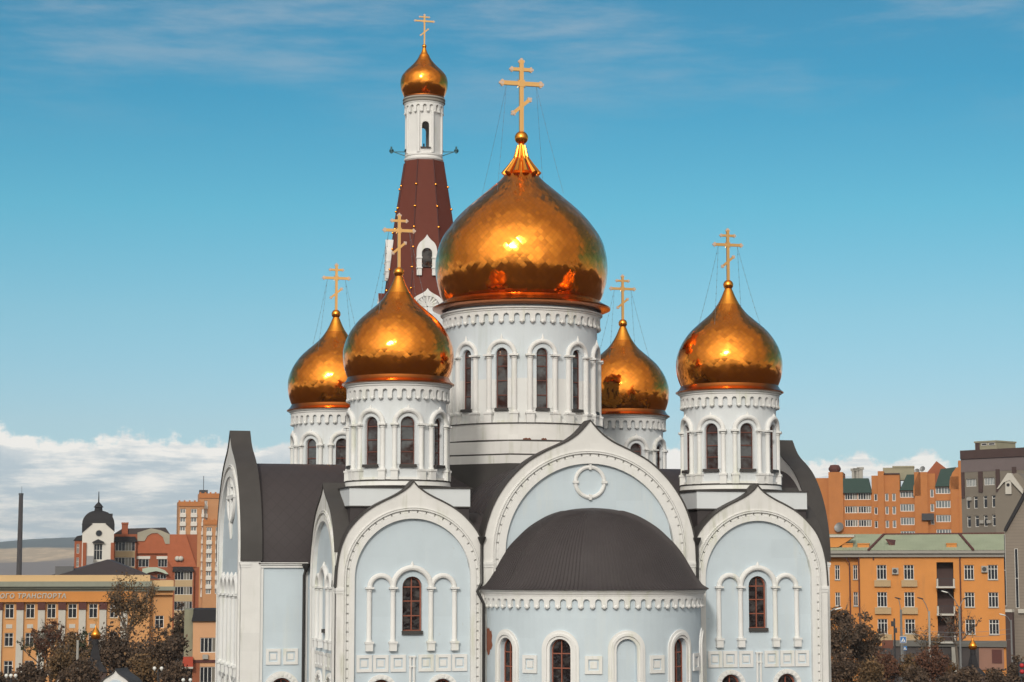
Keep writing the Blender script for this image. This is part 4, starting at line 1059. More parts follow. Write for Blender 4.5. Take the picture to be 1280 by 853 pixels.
mb = MB(); mb.box(B.x(151), B.x(158.8), 2.5, 4.2, B.z(675), B.z(653.6)); mb.box(B.x(150.4), B.x(159.4), 2.35, 4.35, B.z(655.4), B.z(653)); mb.build('chimney', BRICK, B.o, smooth=0)
B.box('end_wall', BRICK, 241.2, 249, 709, None, .8, 11)
for a in (221.5, 226): mb = MB(); mb.sphere((0, 0, 0), .55, 10, 8); mb.build('satellite_dish', PALE, B.o, (B.x(a), .3, B.z(698.5)))

# ---- tall tower block
H = site('tower_block', 'tall orange-brick tower block with columns of white balconies', 'tower block', 250, 770, turn=12)
def towerwall(px0, px1, top, y0, cols, dep, cap):
    ws = []
    r0 = top + 9
    for a, b in cols:
        y = r0
        while y < 742: ws.append((a, y, b, y + 6.0)); y += 11.1
    w = H.wall('wall', TANBRICK, px0, px1, top, None, ws, y0, dep, .4)
    H.windows(ws, 1, 0, y0, .4, glass=WGL2, parent=w, fw=.25)
    for a, b in cols:
        y = r0 + 6.0
        while y < 742: mb = MB(); mb.box(H.x(a - .3, y0), H.x(b + .3, y0), y0 - .5, y0, H.z(y + 4.6, y0), H.z(y, y0)); y += 11.1; mb.build('balcony_front', WHITEB, w, smooth=0)
    mb = MB(); k = int((px1 - px0) / 3.2)
    mb.box(H.x(px0 - .4, y0), H.x(px1 + .4, y0), y0 - .4, y0 + 1, H.z(top + 6, y0), H.z(top, y0))
    for i in range(k):
        if i % 2 == 0: mb.box(H.x(px0 + i * 3.2, y0), H.x(px0 + i * 3.2 + 2, y0), y0, y0 + 1, H.z(top, y0), H.z(top - 1.6, y0))
    mb.build('parapet', ORBRICK, w, smooth=0); return w
towerwall(222, 254, 627, 0, [(224, 231), (237.5, 245), (251, 253.6)], 14, 0)
towerwall(253.6, 276, 650, -4, [(257.5, 264), (269, 274)], 14, 0)
towerwall(248, 290, 616.5, 3, [(254, 258)], 12, 0)
mb = MB(); mb.tube([(0, 0, 0), (0, 0, 7)], .12, 5); mb.box(-1.6, 1.6, -1, 1, 0, 1.6); mb.build('roof_mast', DKSTEEL, H.o, (H.x(254), 6, H.z(617)))

# ---- peach annexe beside the church
P_ = site('peach_shop', 'small peach-coloured building with dark mansard roof and red shop awning', 'shop', 255, 235, turn=8)
pw = [(252, 797, 271.5, 815.5), (276, 797, 295, 815.5), (252, 833, 271.5, 853), (276, 833, 295, 853)]
P_.wall('wall', PEACH, 242.6, 330, 776, None, pw, 0, 9, .15); P_.windows(pw, 3, 0, 0, .15)
P_.poly('roof', DKCUP, [(240.5, 776.5), (243.5, 762), (330, 762), (330, 776.5)], -.35, 9)
P_.box('string_course', MAROON, 242.6, 330, 824.5, 828, -.12, 0)
P_.box('lower_facing', mat('brick_red_render', (.30, .10, .05), .85, var=.1), 242.8, 251.5, 828, None, -.06, 0)
P_.box('side_wall', mat('stained_grey_render', (.25, .24, .17), .9, var=.3, vscale=.5, streak=.5, streakcol=(.12, .11, .08)), 231.5, 242.5, 762, None, .5, 9)
P_.poly('shop_awning', AWN, [(229.5, 833), (231, 821), (243, 821), (243.4, 833)], -1.0, .45); P_.box('awning_band', PALE, 229.5, 243.4, 833, 835.4, -1.05, .3)
P_.box('shop_opening', GLASS, 232, 242, 836, None, .3, .49)
P_.box('air_conditioner', CONC, 255, 262, 818, 823.5, -.4, 0)

# ---- orange brick apartment row with green mansards
O = site('brick_apartment_row', 'long orange-brick apartment block with dark green mansard roofs and glazed balconies', 'apartment block', 1115, 480, turn=-12)
def seg(px0, px1, top, y0, wins=(), nv=1, glass=None, name='wall', dep=12):
    w = O.wall(name, ORBRICK, px0, px1, top, None, list(wins), y0, dep, .25)
    if wins: O.windows(list(wins), nv, 0, y0, .25, glass=glass, parent=w, fw=.14)
    return w
seg(1000, 1037.5, 596.5, 1.5)
seg(1037.4, 1055.5, 589, -.6)
mb = MB(); mb.lathe([(1.1, O.z(589)), (1.45, O.z(586)), (1.45, O.z(584)), (1.0, O.z(580)), (.1, O.z(579.4))], 12); mb.build('turret_cap', MAROON, O.o, (O.x(1045.2), 1.0, 0))
seg(1055.4, 1091.5, 614, .4, [(a, b, c, d) for b, d in ((615.5, 624.4), (632.5, 641.2), (649.5, 658.3)) for a, c in ((1057.5, 1073.4), (1074.2, 1090.4))], 4)
O.poly('mansard', DGREEN, [(1055.3, 615.6), (1054.4, 597.2), (1087.5, 597.2), (1091.6, 615.6)], -.5, 4)
seg(1091.4, 1100.5, 594, 0, [(1094.4, b, 1098.4, d) for b, d in ((617, 626), (634, 643), (651, 660))], 0)
seg(1099.4, 1107, 588.4, -.7); seg(1106.9, 1126.8, 592.6, .2, [(a, b, c, d) for b, d in ((616.8, 626.4), (633, 643), (650.6, 660)) for a, c in ((1108.2, 1112.4), (1117, 1121.4))], 0, WGL2)
O.box('roof_edge', BROWNP, 1106.9, 1126.8, 591, 592.6, -.1, 3)
seg(1126.6, 1145.5, 612, .5, [(1126.9, b, 1144.4, d) for b, d in ((614, 622), (630, 639.4), (647, 656.5), (664, 672))], 4, WGL2)
O.poly('mansard', DGREEN, [(1126.2, 613), (1136, 593), (1149, 593), (1144.6, 610), (1144.6, 613)], -.4, 5)
seg(1145.2, 1161.5, 590, -.6); O.poly('curved_buttress', ORBRICK, [(1143.6, 620), (1143.8, 609), (1146.5, 600), (1151, 590), (1153, 590), (1153, 620)], -.6, 2)
seg(1161.3, 1171.5, 592, .6, [(1164.8, b, 1169.3, d) for b, d in ((612, 622), (630, 640), (647.5, 656))], 0, WGL2)
O.poly('gable_wall', BRICK, [(1160, 612), (1160, 592.5), (1173.5, 576.4), (1186, 586), (1186, 612)], .9, 10)
seg(1171.3, 1190.6, 607.4, .2, [(1171.6, b, 1190, d) for b, d in ((609, 617.6), (626, 635.4), (644, 653), (662, 671))], 4, WGL2)
O.poly('mansard', DGREEN, [(1171, 608.4), (1178.5, 586.5), (1198, 584.2), (1193, 600), (1190.8, 608.4)], -.5, 6)
seg(1190.4, 1201, 596, -.6); O.poly('curved_buttress', ORBRICK, [(1189, 612), (1189.6, 601), (1193, 591.5), (1198.5, 584.5), (1202, 584.5), (1202, 612)], -.6, 2)
seg(1200.8, 1206.8, 576, -.9)
mb = MB(); mb.box(O.x(1106, 6), O.x(1145, 6), 6, 11, O.z(600, 6), O.z(584.2, 6)); mb.box(O.x(1118, 6), O.x(1145.4, 6), 5.8, 11.2, O.z(584.2, 6), O.z(582.2, 6)); mb.build('lift_housing', mat('drab_render', (.30, .28, .20), .9, var=.2), O.o, smooth=0)
for a, t_ in ((1069, 584), (1072, 583.4), (1077, 582.4)):
    mb = MB(); mb.box(-.55, .55, 3, 4, O.z(600), O.z(t_ + 3)); mb.box(-.8, .8, 2.8, 4.2, O.z(t_ + 3), O.z(t_)); mb.build('vent_stack', CONC, O.o, (O.x(a), 0, 0), smooth=0)
def dish(s_, px, py, r, y=-.5):
    mb = MB(); mb.lathe([(.02, 0), (r * .5, .06 * r), (r, .28 * r), (r * .98, .3 * r)], 18); mb.tube([(0, 0, 0), (0, 0, r * .7)], .03, 5)
    o = mb.build('satellite_dish', STEEL, s_.o, (s_.x(px), y, s_.z(py))); o.rotation_euler = (R(70), 0, R(-25)); return o
dish(O, 1050.5, 659.5, 1.2, -1.0); dish(O, 1156, 586.5, .7, 0); dish(O, 1149, 589.5, .7, 0)
O.box('air_conditioner', DKSTEEL, 1153.5, 1169, 642, 650.5, -1.4, .0)

# ---- grey brick office with brown top
G = site('grey_office', 'grey-brown brick office block with brown upper storey band and rooftop box', 'office building', 1204, 372, turn=-48)
gw = [(1210, 598.8, 1223, 608.4), (1232.4, 598, 1246, 607.4), (1209.6, 621, 1214.2, 636), (1219, 621, 1224, 636), (1231, 620.6, 1236, 635.6), (1241.6, 620, 1246.6, 635.2), (1210, 645.4, 1215, 659.4), (1220, 645, 1225, 659), (1231, 644.6, 1236, 658.6), (1241.6, 644.2, 1246.6, 658.4)]
G.wall('wall', GREYBRICK, 1204, 1320, 575, None, gw, 0, 20, .25); G.windows(gw[:2], 6, 0, 0, .25, fw=.09, glass=WGL2); G.windows(gw[2:], 0, .75, 0, .25, fw=.09)
G.box('mauve_band', MAUVE, 1204, 1320, 573, 590, -.06, 0)
G.box('top_band', BROWNP, 1203.4, 1320, 562.6, 573.4, -.3, 19.8)
for a, b, t_, u in ((1204, 1207.6, 590, 622.5), (1225.4, 1230.4, 590, 616), (1247.4, 1252, 588, 616), (1268, 1273, 586, 614)): G.box('brown_pier', BROWNP, a, b, t_, u, -.22, 0)
mb = MB(); y = 5; mb.box(G.x(1222.5, y), G.x(1249.6, y), y, y + 6, G.z(570, y), G.z(553.6, y)); mb.box(G.x(1222, y), G.x(1250.2, y), y - .2, y + 6.2, G.z(553.6, y), G.z(551.6, y)); mb.build('roof_box', mat('drab_render'[:11], (.30, .28, .20), .9), G.o, smooth=0)
G.box('roof_box_louvre', BROWNP, 1223, 1228, 554, 563, 4.9, 5); G.windows([(1231, 554.4, 1238, 557.4), (1240, 554.4, 1248, 557.4)], 0, 0, 5, -.05)
for a in (1215, 1238.6, 1229.6): mb = MB(); mb.box(-.4, .4, -.4, 0, 0, .6); mb.build('air_conditioner', CONC, G.o, (G.x(a), 0, G.z(655 if a != 1215 else 626)), smooth=0)

# ---- gabled grey house with dark verge, far right
V = site('gabled_block_house', 'coursed grey-brown house with steep dark verge and white stone gable finial', 'house', 1270, 300, turn=-30)
V.poly('wall', COURSED, [(1257.5, 960), (1257.5, 664), (1284, 618), (1300, 590), (1330, 640), (1330, 960)], 0, 12)
V.poly('verge', DKCUP, [(1255.6, 664), (1256.8, 659.6), (1283.5, 612.5), (1300, 583), (1330, 634), (1330, 642), (1300, 591), (1284.5, 619.6), (1258.6, 664)], -.45, 12.2)
V.wall('tall_window_recess', COURSED, 1257.6, 1330, 668, 770, [(1268.6, 686, 1272.8, 760)], -.05, .04, .04, side=False)
V.windows([(1268.6, 686, 1272.8, 760)], 0, .5, -.05, .03, fw=.06); V.windows([(1254.2, 668, 1257.6, 758)], 0, .5, .6, 0, fw=.07)
V.box('stone_ledge', PALE, 1271, 1330, 761.5, 766.5, -.4, .1); V.box('ledge', PALE, 1249.6, 1263.5, 762, 765.4, -2.4, -1.2)
V.box('brown_hoarding', BROWNP, 1251.6, 1264, 765.4, None, -2.2, -1.4)
K_ = site('stone_gable_house', 'grey house end wall topped by white stone gable with small round opening', 'house', 1262, 340, turn=-30)
K_.poly('wall', GREYBRICK, [(1246, 960), (1246, 622), (1254, 606), (1262, 593), (1275, 591), (1300, 615), (1300, 960)], 0, 8)
mb = MB(); mb.prism([(K_.x(a), K_.z(b)) for a, b in ((1249.4, 611), (1263.5, 591), (1268, 591.5), (1282, 612), (1282, 618), (1266, 600), (1258, 603), (1252, 610))], -.5, 3); mb.build('stone_gable', PALE, K_.o, smooth=0)
mb = MB(); mb.box(K_.x(1260), K_.x(1267.4), -.35, .1, K_.z(617.6), K_.z(600)); mb.tube([(K_.x(1263.6), -.4, K_.z(606)), (K_.x(1263.6), -.3, K_.z(606))], .28, 14, mi=1); mb.build('round_opening', [PALE, DKCUP], K_.o, smooth=0)

# ---- orange four-storey block with pale green roof
Q = site('orange_block', 'orange rendered four-storey block with pale green roof and open balconies', 'apartment block', 1160, 255, turn=-12)
qw = [(a, b, c, d) for b, d in ((706.4, 724.6), (740.4, 759), (774, 792.4)) for a, c in ((1095.8, 1108), (1129.6, 1142.2), (1205, 1217.2), (1234.6, 1247))]
qs = [(1066.2, 706.4, 1071.8, 724.6), (1066.2, 740.4, 1071.8, 758), (1043.5, 706.6, 1049.5, 725), (1043.5, 741, 1049.5, 758)]
Q.wall('wall', OCHRE, 1074, 1255, 696, None, qw + [(1170.6, 703, 1191.6, 733), (1170.6, 736, 1191.6, 767), (1170.6, 770, 1191.6, 801)], 0, 12, .2)
Q.windows(qw, 2, .72, 0, .2, sill=CONC)
Q.wall('recessed_wall', OCHRE, 1020, 1074, 696, None, qs, .8, 11, .2); Q.windows(qs, 1, .72, .8, .2, sill=CONC)
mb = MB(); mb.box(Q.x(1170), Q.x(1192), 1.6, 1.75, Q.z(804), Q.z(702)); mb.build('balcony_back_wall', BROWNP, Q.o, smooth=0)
for t_ in (733, 767, 801.4):
    mb = MB(); mb.box(Q.x(1169.6), Q.x(1193.4), -1.0, 1.6, Q.z(t_ + 2.2), Q.z(t_)); b = mb.build('balcony_slab', PALE, Q.o, smooth=0)
    mb = MB()
    for k in range(12):
        xx = Q.x(1170.4) + (Q.x(1192.6) - Q.x(1170.4)) * k / 11; mb.box(xx - .015, xx + .015, -.95, -.92, Q.z(t_), Q.z(t_ - 9.5))
    mb.box(Q.x(1170), Q.x(1193), -.97, -.91, Q.z(t_ - 9.5), Q.z(t_ - 10)); mb.build('railing', DKSTEEL, b, smooth=0)
    for a_, c_ in ((1170, 1172.4), (1190.8, 1193)): mb = MB(); mb.box(Q.x(a_), Q.x(c_), -.95, -.85, Q.z(t_), Q.z(t_ - 10)); mb.build('railing_post', PALE, b, smooth=0)
for t_ in (725.4, 759.6, 793.2):
    for a, b in ((1092.6, 1113), (1126.4, 1146.2)):
        mb = MB(); mb.box(Q.x(a), Q.x(b), -.35, 0, Q.z(t_ + 1), Q.z(t_)); mb.box(Q.x(a), Q.x(b), -.3, -.02, Q.z(t_ + 8.2), Q.z(t_ + 1))
        for k in range(9): xx = Q.x(a) + (Q.x(b) - Q.x(a)) * (k + .5) / 9; mb.box(xx - .05, xx + .05, -.36, -.3, Q.z(t_ + 8), Q.z(t_ + 1))
        mb.build('window_box', BEIGE, Q.o, smooth=0)
mb = MB(); mb.box(Q.x(1018), Q.x(1256), -.75, .5, Q.z(692), Q.z(688)); mb.box(Q.x(1018), Q.x(1255.6), -.4, .5, Q.z(696.4), Q.z(692)); mb.build('cornice', GREYST, Q.o, smooth=0)
mb = MB(); yb = 6.5
e = lambda px, y, py: (Q.x(px, y), y, Q.z(py, y))
mb.add([e(1018, -.8, 688), e(1256, -.8, 688), e(1256, yb, 667.6), e(1018, yb, 667.6), e(1256, 13, 688), e(1018, 13, 688)], [(0, 1, 2, 3), (3, 2, 4, 5), (1, 4, 2), (0, 3, 5)])
for k in range(1, 60):
    a = 1018 + k * 4; mb.obox(e(a, -.8, 687.6), e(a, yb, 667.4), .05, .06)
rf = mb.build('roof', GREENR, Q.o, smooth=0)
mb = MB()
for p, q in (((1086, 688), (1106, 668)), ((1217, 688), (1200, 667.6)), ((1106, 668), (1256, 667.4))):
    mb.obox(e(p[0], -.8 + 7.3 * (688 - p[1]) / 20.4 - .1, p[1] - .5), e(q[0], -.8 + 7.3 * (688 - q[1]) / 20.4 - .1, q[1] - .5), .3, .16)
mb.build('roof_ridge', MAROON, rf, smooth=0)
mb = MB(); mb.add([e(1107, 1.4, 673.6), e(1128.5, 1.4, 688), e(1117, 1.4, 688), e(1130, 5.6, 676), e(1128.5, -.2, 688)], [(0, 1, 3), (0, 2, 1)]); mb.build('dormer_dark_gable', MAROON, rf, smooth=0)  # plain dark maroon triangles on the roof slope
mb = MB(); mb.prism([(Q.x(1034), Q.z(684)), (Q.x(1034), Q.z(671)), (Q.x(1068), Q.z(671)), (Q.x(1048), Q.z(684))], .3, 2.4); mb.build('attic_gable', OCHRE, rf, smooth=0)
mb = MB(); mb.box(Q.x(1034), Q.x(1068.6), .1, 2.6, Q.z(671.2), Q.z(668.6)); mb.build('attic_coping', PALE, rf, smooth=0)
for a, b in ((1053, 1066.4), (1072.4, 1087), (1183.6, 1196.4)):
    mb = MB(); mb.box(Q.x(a, .5), Q.x(b, .5), .5, 1.7, Q.z(691), Q.z(680)); mb.box(Q.x(a - .4, .5), Q.x(b + .4, .5), .4, 1.8, Q.z(680), Q.z(679)); mb.build('chimney', OCHRE, rf, smooth=0)
for a, b in ((1115, 1123), (1226.6, 1234.2)):
    mb = MB(); t_ = 710 if a < 1200 else 707.6; mb.box(Q.x(a), Q.x(b), -.4, -.05, Q.z(t_ + 8), Q.z(t_)); mb.tube([(Q.x(a + 3.6), -.43, Q.z(t_ + 4)), (Q.x(a + 3.6), -.4, Q.z(t_ + 4))], .27, 14, mi=1); mb.build('air_conditioner', [CONC, DKSTEEL], Q.o)
for pts in ([(1054, 690), (1055, 694), (1062, 704), (1062, 853)], [(1073.6, 690), (1073.6, 853)], [(1203, 691), (1200, 699), (1200, 853)], [(1092, 696), (1092, 700)]):
    mb = MB(); mb.tube([(Q.x(a), -.12, Q.z(b) if b < 850 else 0) for a, b in pts], .09, 6); mb.build('downpipe', MAROON, Q.o)
Q.box('shop_fascia', mat('grey_fascia', (.13, .125, .115), .8, var=.2), 1110, 1256, 800.5, 808, -.6, 0); Q.box('shop_front', SHOPW, 1221, 1252, 808, 836, -.3, 0); Q.box('shop_window', MAROON, 1237, 1249.6, 811, 828, -.36, -.3)
Q.box('shop_front', mat('dark_shop_front', (.06, .05, .05), .7, var=.2), 1074, 1221, 808, None, -.3, 0); Q.box('shop_pillar', PALE, 1187, 1193, 806, 845, -.5, -.3)

# ================================================================== STREET THINGS
def pole_lamp(label, px, D, ytop, heads, thick=.1, dark=True, name='street_lamp', cat='street lamp'):
    o = thing(name, label, cat, WP(px, D), -YAW, 'street lamps along the road')
    mb = MB(); zt_ = LZ(ytop, D); mb.tube([(0, 0, 0), (0, 0, zt_ * .5), (0, 0, zt_)], [thick * 1.4, thick * 1.15, thick], 10); mb.build('pole', CONC if not dark else STEEL, o)
    for hx, hy, light in heads:
        dx = (hx - px) * D / 2565; z1 = LZ(hy, D)
        mb = MB(); mb.tube([(0, 0, zt_ - .3), (dx * .35, 0, zt_ + (z1 - zt_) * .5), (dx * .8, 0, z1), (dx, 0, z1 + .02)], .045, 6); mb.build('arm', STEEL, o)
        mb = MB(); sgn = 1 if dx > 0 else -1
        mb.lathe([(.02, -.36), (.10, -.34), (.15, -.1), (.14, .2), (.06, .38), (.02, .4)], 12); h = mb.build('lamp_head', LAMPW if light else DKSTEEL, o, (dx, 0, z1)); h.rotation_euler = (0, R(75) * sgn, 0); h.scale = (.55, 1, 1)
    return o
pole_lamp('street lamp with bright white head reaching past the dark tree', 1022, 200, 775, [(1047, 761, 1)])
pole_lamp('concrete street lamp with upright dark head before the orange block', 1125, 240, 762, [(1121.5, 748, 0)], .13)
pole_lamp('street lamp with long arm leaning left before the orange block', 1160, 242, 764, [(1149.5, 748, 0)], .12, False)
pole_lamp('twin-armed street lamp beside the balconies with one white head', 1198, 238, 758, [(1180, 740, 1), (1206, 748, 0)], .12)
pole_lamp('street lamp with white head in front of the brown hoarding', 1262, 235, 775, [(1251.5, 768.5, 1)], .1)
def globe_lamp(label, px, D, py, n):
    o = thing('globe_lamp', label, 'street lamp', WP(px, D), -YAW, 'globe lamps by the church'); z = LZ(py, D); k = D / 2565
    mb = MB(); mb.tube([(0, 0, 0), (0, 0, z - .1)], .06, 8); sp = 4.4 * k * (1 if n == 2 else 1.3)
    xs_ = [-sp, sp] if n == 2 else [-sp, 0, sp]
    mb.tube([(xs_[0], 0, z - .32), (0, 0, z - .5), (xs_[-1], 0, z - .32)], .035, 6)
    mb.build('post', DKSTEEL, o)
    for x_ in xs_: mb = MB(); mb.sphere((x_, 0, z), 2.3 * k, 16, 10); mb.lathe([(.05, z - 2.9 * k), (.09, z - 2.2 * k), (.05, z - 1.9 * k)], 8, cx=x_); mb.build('globe', LAMPW, o)
globe_lamp('two-globe lamp standing before the dark trees left of the church', 200, 190, 835, 2)
globe_lamp('two-globe lamp below the red shop awning', 236, 190, 849.4, 2)
globe_lamp('three-globe lamp in front of the institute', 17.4, 190, 844, 3)
def simple_pole(label, px, D, ytop, extra=None, r=.1, m=None):
    o = thing('utility_pole', label, 'pole', WP(px, D), -YAW); mb = MB(); mb.tube([(0, 0, 0), (0, 0, LZ(ytop, D))], [r * 1.3, r], 8); mb.build('shaft', m or CONC, o); return o
up = simple_pole('pale utility pole standing before the institute', 99.5, 195, 800, r=.12)
up2 = simple_pole('dark utility pole left of the pedestrian crossing sign', 1116.5, 236, 773, m=DKSTEEL)
mb = MB(); mb.box(-.35, .05, -.2, .2, LZ(783, 236), LZ(776.5, 236)); mb.box(-.05, .25, -.25, .1, LZ(791, 236), LZ(785, 236)); mb.build('junction_box', DKSTEEL, up2, smooth=0)
def crossing_sign(label, px, D, py, sz, frame):
    o = thing('crossing_sign', label, 'road sign', WP(px, D), -YAW, 'pedestrian crossing signs'); z = LZ(py, D); h = sz / 2
    mb = MB(); mb.tube([(0, .06, 0), (0, .06, z + h)], .05, 8); mb.build('post', STEEL, o)
    if frame: mb = MB(); mb.box(-h * 1.2, h * 1.2, -.01, .02, z - h * 1.2, z + h * 1.25); mb.build('backing_board', mat('pale_sign_board', (.52, .46, .42), .6), o, smooth=0)
    mb = MB(); mb.box(-h, h, -.03, -.012, z - h, z + h); mb.build('sign_plate', SIGNBL, o, smooth=0)
    mb = MB(); mb.prism([(-h * .78, z - h * .7), (h * .78, z - h * .7), (0, z + h * .75)], -.04, -.031); mb.build('white_triangle', SIGNW, o, smooth=0)
    mb = MB(); mb.obox((0, -.045, z + h * .1), (h * .06, -.045, z - h * .2), .01, h * .2, up=(1, 0, 0)); mb.obox((h * .06, -.045, z - h * .2), (-h * .25, -.045, z - h * .6), .01, h * .12, up=(1, 0, 0)); mb.obox((h * .06, -.045, z - h * .2), (h * .25, -.045, z - h * .6), .01, h * .12, up=(1, 0, 0)); mb.tube([(0, -.05, z + h * .26), (0, -.041, z + h * .26)], h * .11, 10); mb.build('walker_symbol', DKSTEEL, o, smooth=0)
crossing_sign('blue and white pedestrian crossing sign on pale backing board', 1127, 228, 799.5, .62, True)
crossing_sign('smaller blue crossing sign further down the road, without backing board', 1129, 250, 810, .5, False)
bb = thing('billboard', 'small red-brown notice board among the bushes', 'billboard', WP(1107.5, 232), -YAW)
mb = MB(); mb.box(-.62, .62, -.05, .05, LZ(810, 232), LZ(800, 232)); mb.build('board', BILL, bb, smooth=0)
mb = MB(); mb.tube([(-.4, .02, 0), (-.4, .02, LZ(806, 232))], .05, 6); mb.build('leg', DKSTEEL, bb); mb = MB(); mb.tube([(.4, .02, 0), (.4, .02, LZ(806, 232))], .05, 6); mb.build('leg', DKSTEEL, bb)
sg = thing('traffic_light', 'traffic light with red lenses at the far right edge', 'traffic light', WP(1273.5, 215), -YAW)
mb = MB(); mb.tube([(0, .2, 0), (0, .2, LZ(826, 215))], .07, 8); mb.build('post', DKSTEEL, sg)
mb = MB(); mb.box(-.3, .3, -.12, .18, LZ(845, 215), LZ(827, 215)); mb.build('housing', DKSTEEL, sg, smooth=0)
for py in (831.4, 839): mb = MB(); mb.sphere((0, -.12, LZ(py, 215)), .24, 14, 8); mb.build('lens', SIGRED, sg)
# parked white car, seen over the shrubs
def car(label, px, D):
    o = thing('parked_car', label, 'car', WP(px, D, 0), -YAW + R(4))
    wp = mat('white_car_paint', (.70, .70, .70), .25, spec=.6)
    mb = MB(); prof = [(-2.1, .35), (-2.15, .75), (-1.95, .95), (-1.35, 1.02), (-.75, 1.46), (.75, 1.50), (1.35, 1.08), (2.0, .95), (2.15, .70), (2.1, .35)]
    mb.prism(prof, -.85, .85); mb.build('body', wp, o, smooth=0)
    mb = MB(); mb.prism([(-1.15, 1.02), (-.68, 1.38), (.68, 1.42), (1.15, 1.06)], -.87, .87); mb.build('window', GLASS, o, smooth=0)
    for x_ in (-1.3, 1.3):
        for y_ in (-.8, .8):
            mb = MB(); mb.tube([(x_, y_ - .1, .34), (x_, y_ + .1, .34)], .34, 18); w = mb.build('wheel', PIPE, o); mb = MB(); mb.tube([(x_, y_ - .115, .34), (x_, y_ + .115, .34)], .19, 12); mb.build('rim', STEEL, w)
    for y_ in (-.6, .6): mb = MB(); mb.box(-2.17, -2.05, y_ - .15, y_ + .15, .68, .8); mb.build('headlight', LAMPW, o)
car('white parked car partly hidden by the dark tree right of the church', 1041, 272)

# gatehouse and little chapels of the churchyard wall
def onion_tower(label, px, D, yo, r, ybase, w):
    o = thing('gate_tower', label, 'gate tower', WP(px, D), -YAW + R(20), 'gate towers of the churchyard'); z = LZ(yo, D)
    mb = MB(); prof = [(r * .62, z - r * .95), (r * .9, z - r * .65), (r, z - r * .1), (r * .92, z + r * .35), (r * .6, z + r * .85), (r * .25, z + r * 1.35), (r * .07, z + r * 1.8)]
    mb.lathe(spline(prof, 4), 28); d = mb.build('onion_dome', GOLDS, o)
    mb = MB(); mb.box(-.03, .03, -.03, .03, z + r * 1.7, z + r * 3.4); mb.box(-r * .5, r * .5, -.03, .03, z + r * 2.7, z + r * 2.85); mb.box(-r * .28, r * .28, -.03, .03, z + r * 3.05, z + r * 3.15); mb.build('cross', CROSS, d, smooth=0)
    zb = LZ(ybase, D)
    mb = MB(); mb.lathe([(r * .66, z - r * .9), (r * .62, z - r * 2.0)], 20); mb.build('neck', DKCUP, o)
    mb = MB(); mb.lathe([(r * .6, z - r * 1.9), (w * .45, zb + (z - r * 2 - zb) * .35), (w, zb), (w * .98, zb - .12)], 4, a0=pi / 4, a1=pi / 4 + 2 * pi); mb.build('tent_roof', DKCUP, o, smooth=20)
    mb = MB(); mb.box(-w * .62, w * .62, -w * .62, w * .62, 0, zb); mb.build('wall', mat('dim_brick_wall', (.09, .06, .055), .9, var=.2), o, smooth=0)
onion_tower('small gate tower with bright golden onion and dark tent roof, before the institute', 121.5, 200, 793, .48, 838, 1.5)
onion_tower('small gate tower with golden onion and dark tent roof, before the orange block', 1213.5, 205, 807, .42, 842, 1.25)
gt = thing('entrance_gate', 'white keel-arched gate top with dark edge at the bottom left', 'gate', WP(150, 165), -YAW + R(-18))
z0 = LZ(836, 165); kk = [(0, z0), (.12, z0 - .22), (.4, z0 - .45), (.85, z0 - .7), (1.25, z0 - 1.05), (1.55, z0 - 1.6), (1.6, z0 - 2.3)]
arc = resample(spline(kk, 4), 18); full = [(x_, z_) for x_, z_ in reversed(arc)] + [(-x_, z_) for x_, z_ in arc[1:]]
mb = MB(); mb.prism([(1.6, 0)] + full + [(-1.6, 0)], -.3, .3); mb.build('gable', WHITE, gt, smooth=0)
mb = MB(); strip(mb, full, [(x_ * 1.05, z_ + .07) for x_, z_ in full], -1.6, .42); mb.build('roof', CAP, gt)
mb = MB(); mb.prism([(.9 * cos(pi * i / 16), z0 - 1.75 + .95 * sin(pi * i / 16)) for i in range(17)], -.32, -.3); mb.build('blue_panel', BLUE, gt, smooth=0)

# ================================================================== TREES
BARK = mat('grey_bark', (.13, .105, .085), .9, var=.3, vscale=3)
BARKP = mat('pale_bark', (.30, .27, .23), .9, var=.35, vscale=3)
def leafmat(name, c1, c2):
    def f(t, b, P, c):
        g = t.n('ShaderNodeNewGeometry'); k = g.outputs['Random Per Island']
        n1 = t.noise(P, .5, 3, .6)
        return t.mix(t.m('ADD', t.m('MULTIPLY', k, .7), t.m('MULTIPLY', t.m('SUBTRACT', n1, .5), 1.2), clamp=True), c1, c2)
    return mat(name, (.1, .1, .1), .8, custom=f, spec=.15)
LBROWN = leafmat('brown_leaves', (.10, .068, .042), (.24, .14, .062))
LRED = leafmat('red_brown_leaves', (.085, .045, .034), (.21, .09, .048))
LDARK = leafmat('dark_leaves', (.070, .050, .039), (.165, .105, .066))
LGREEN = leafmat('dull_green_leaves', (.022, .032, .018), (.075, .085, .040))
LGOLD = leafmat('amber_leaves', (.07, .040, .018), (.24, .11, .03))
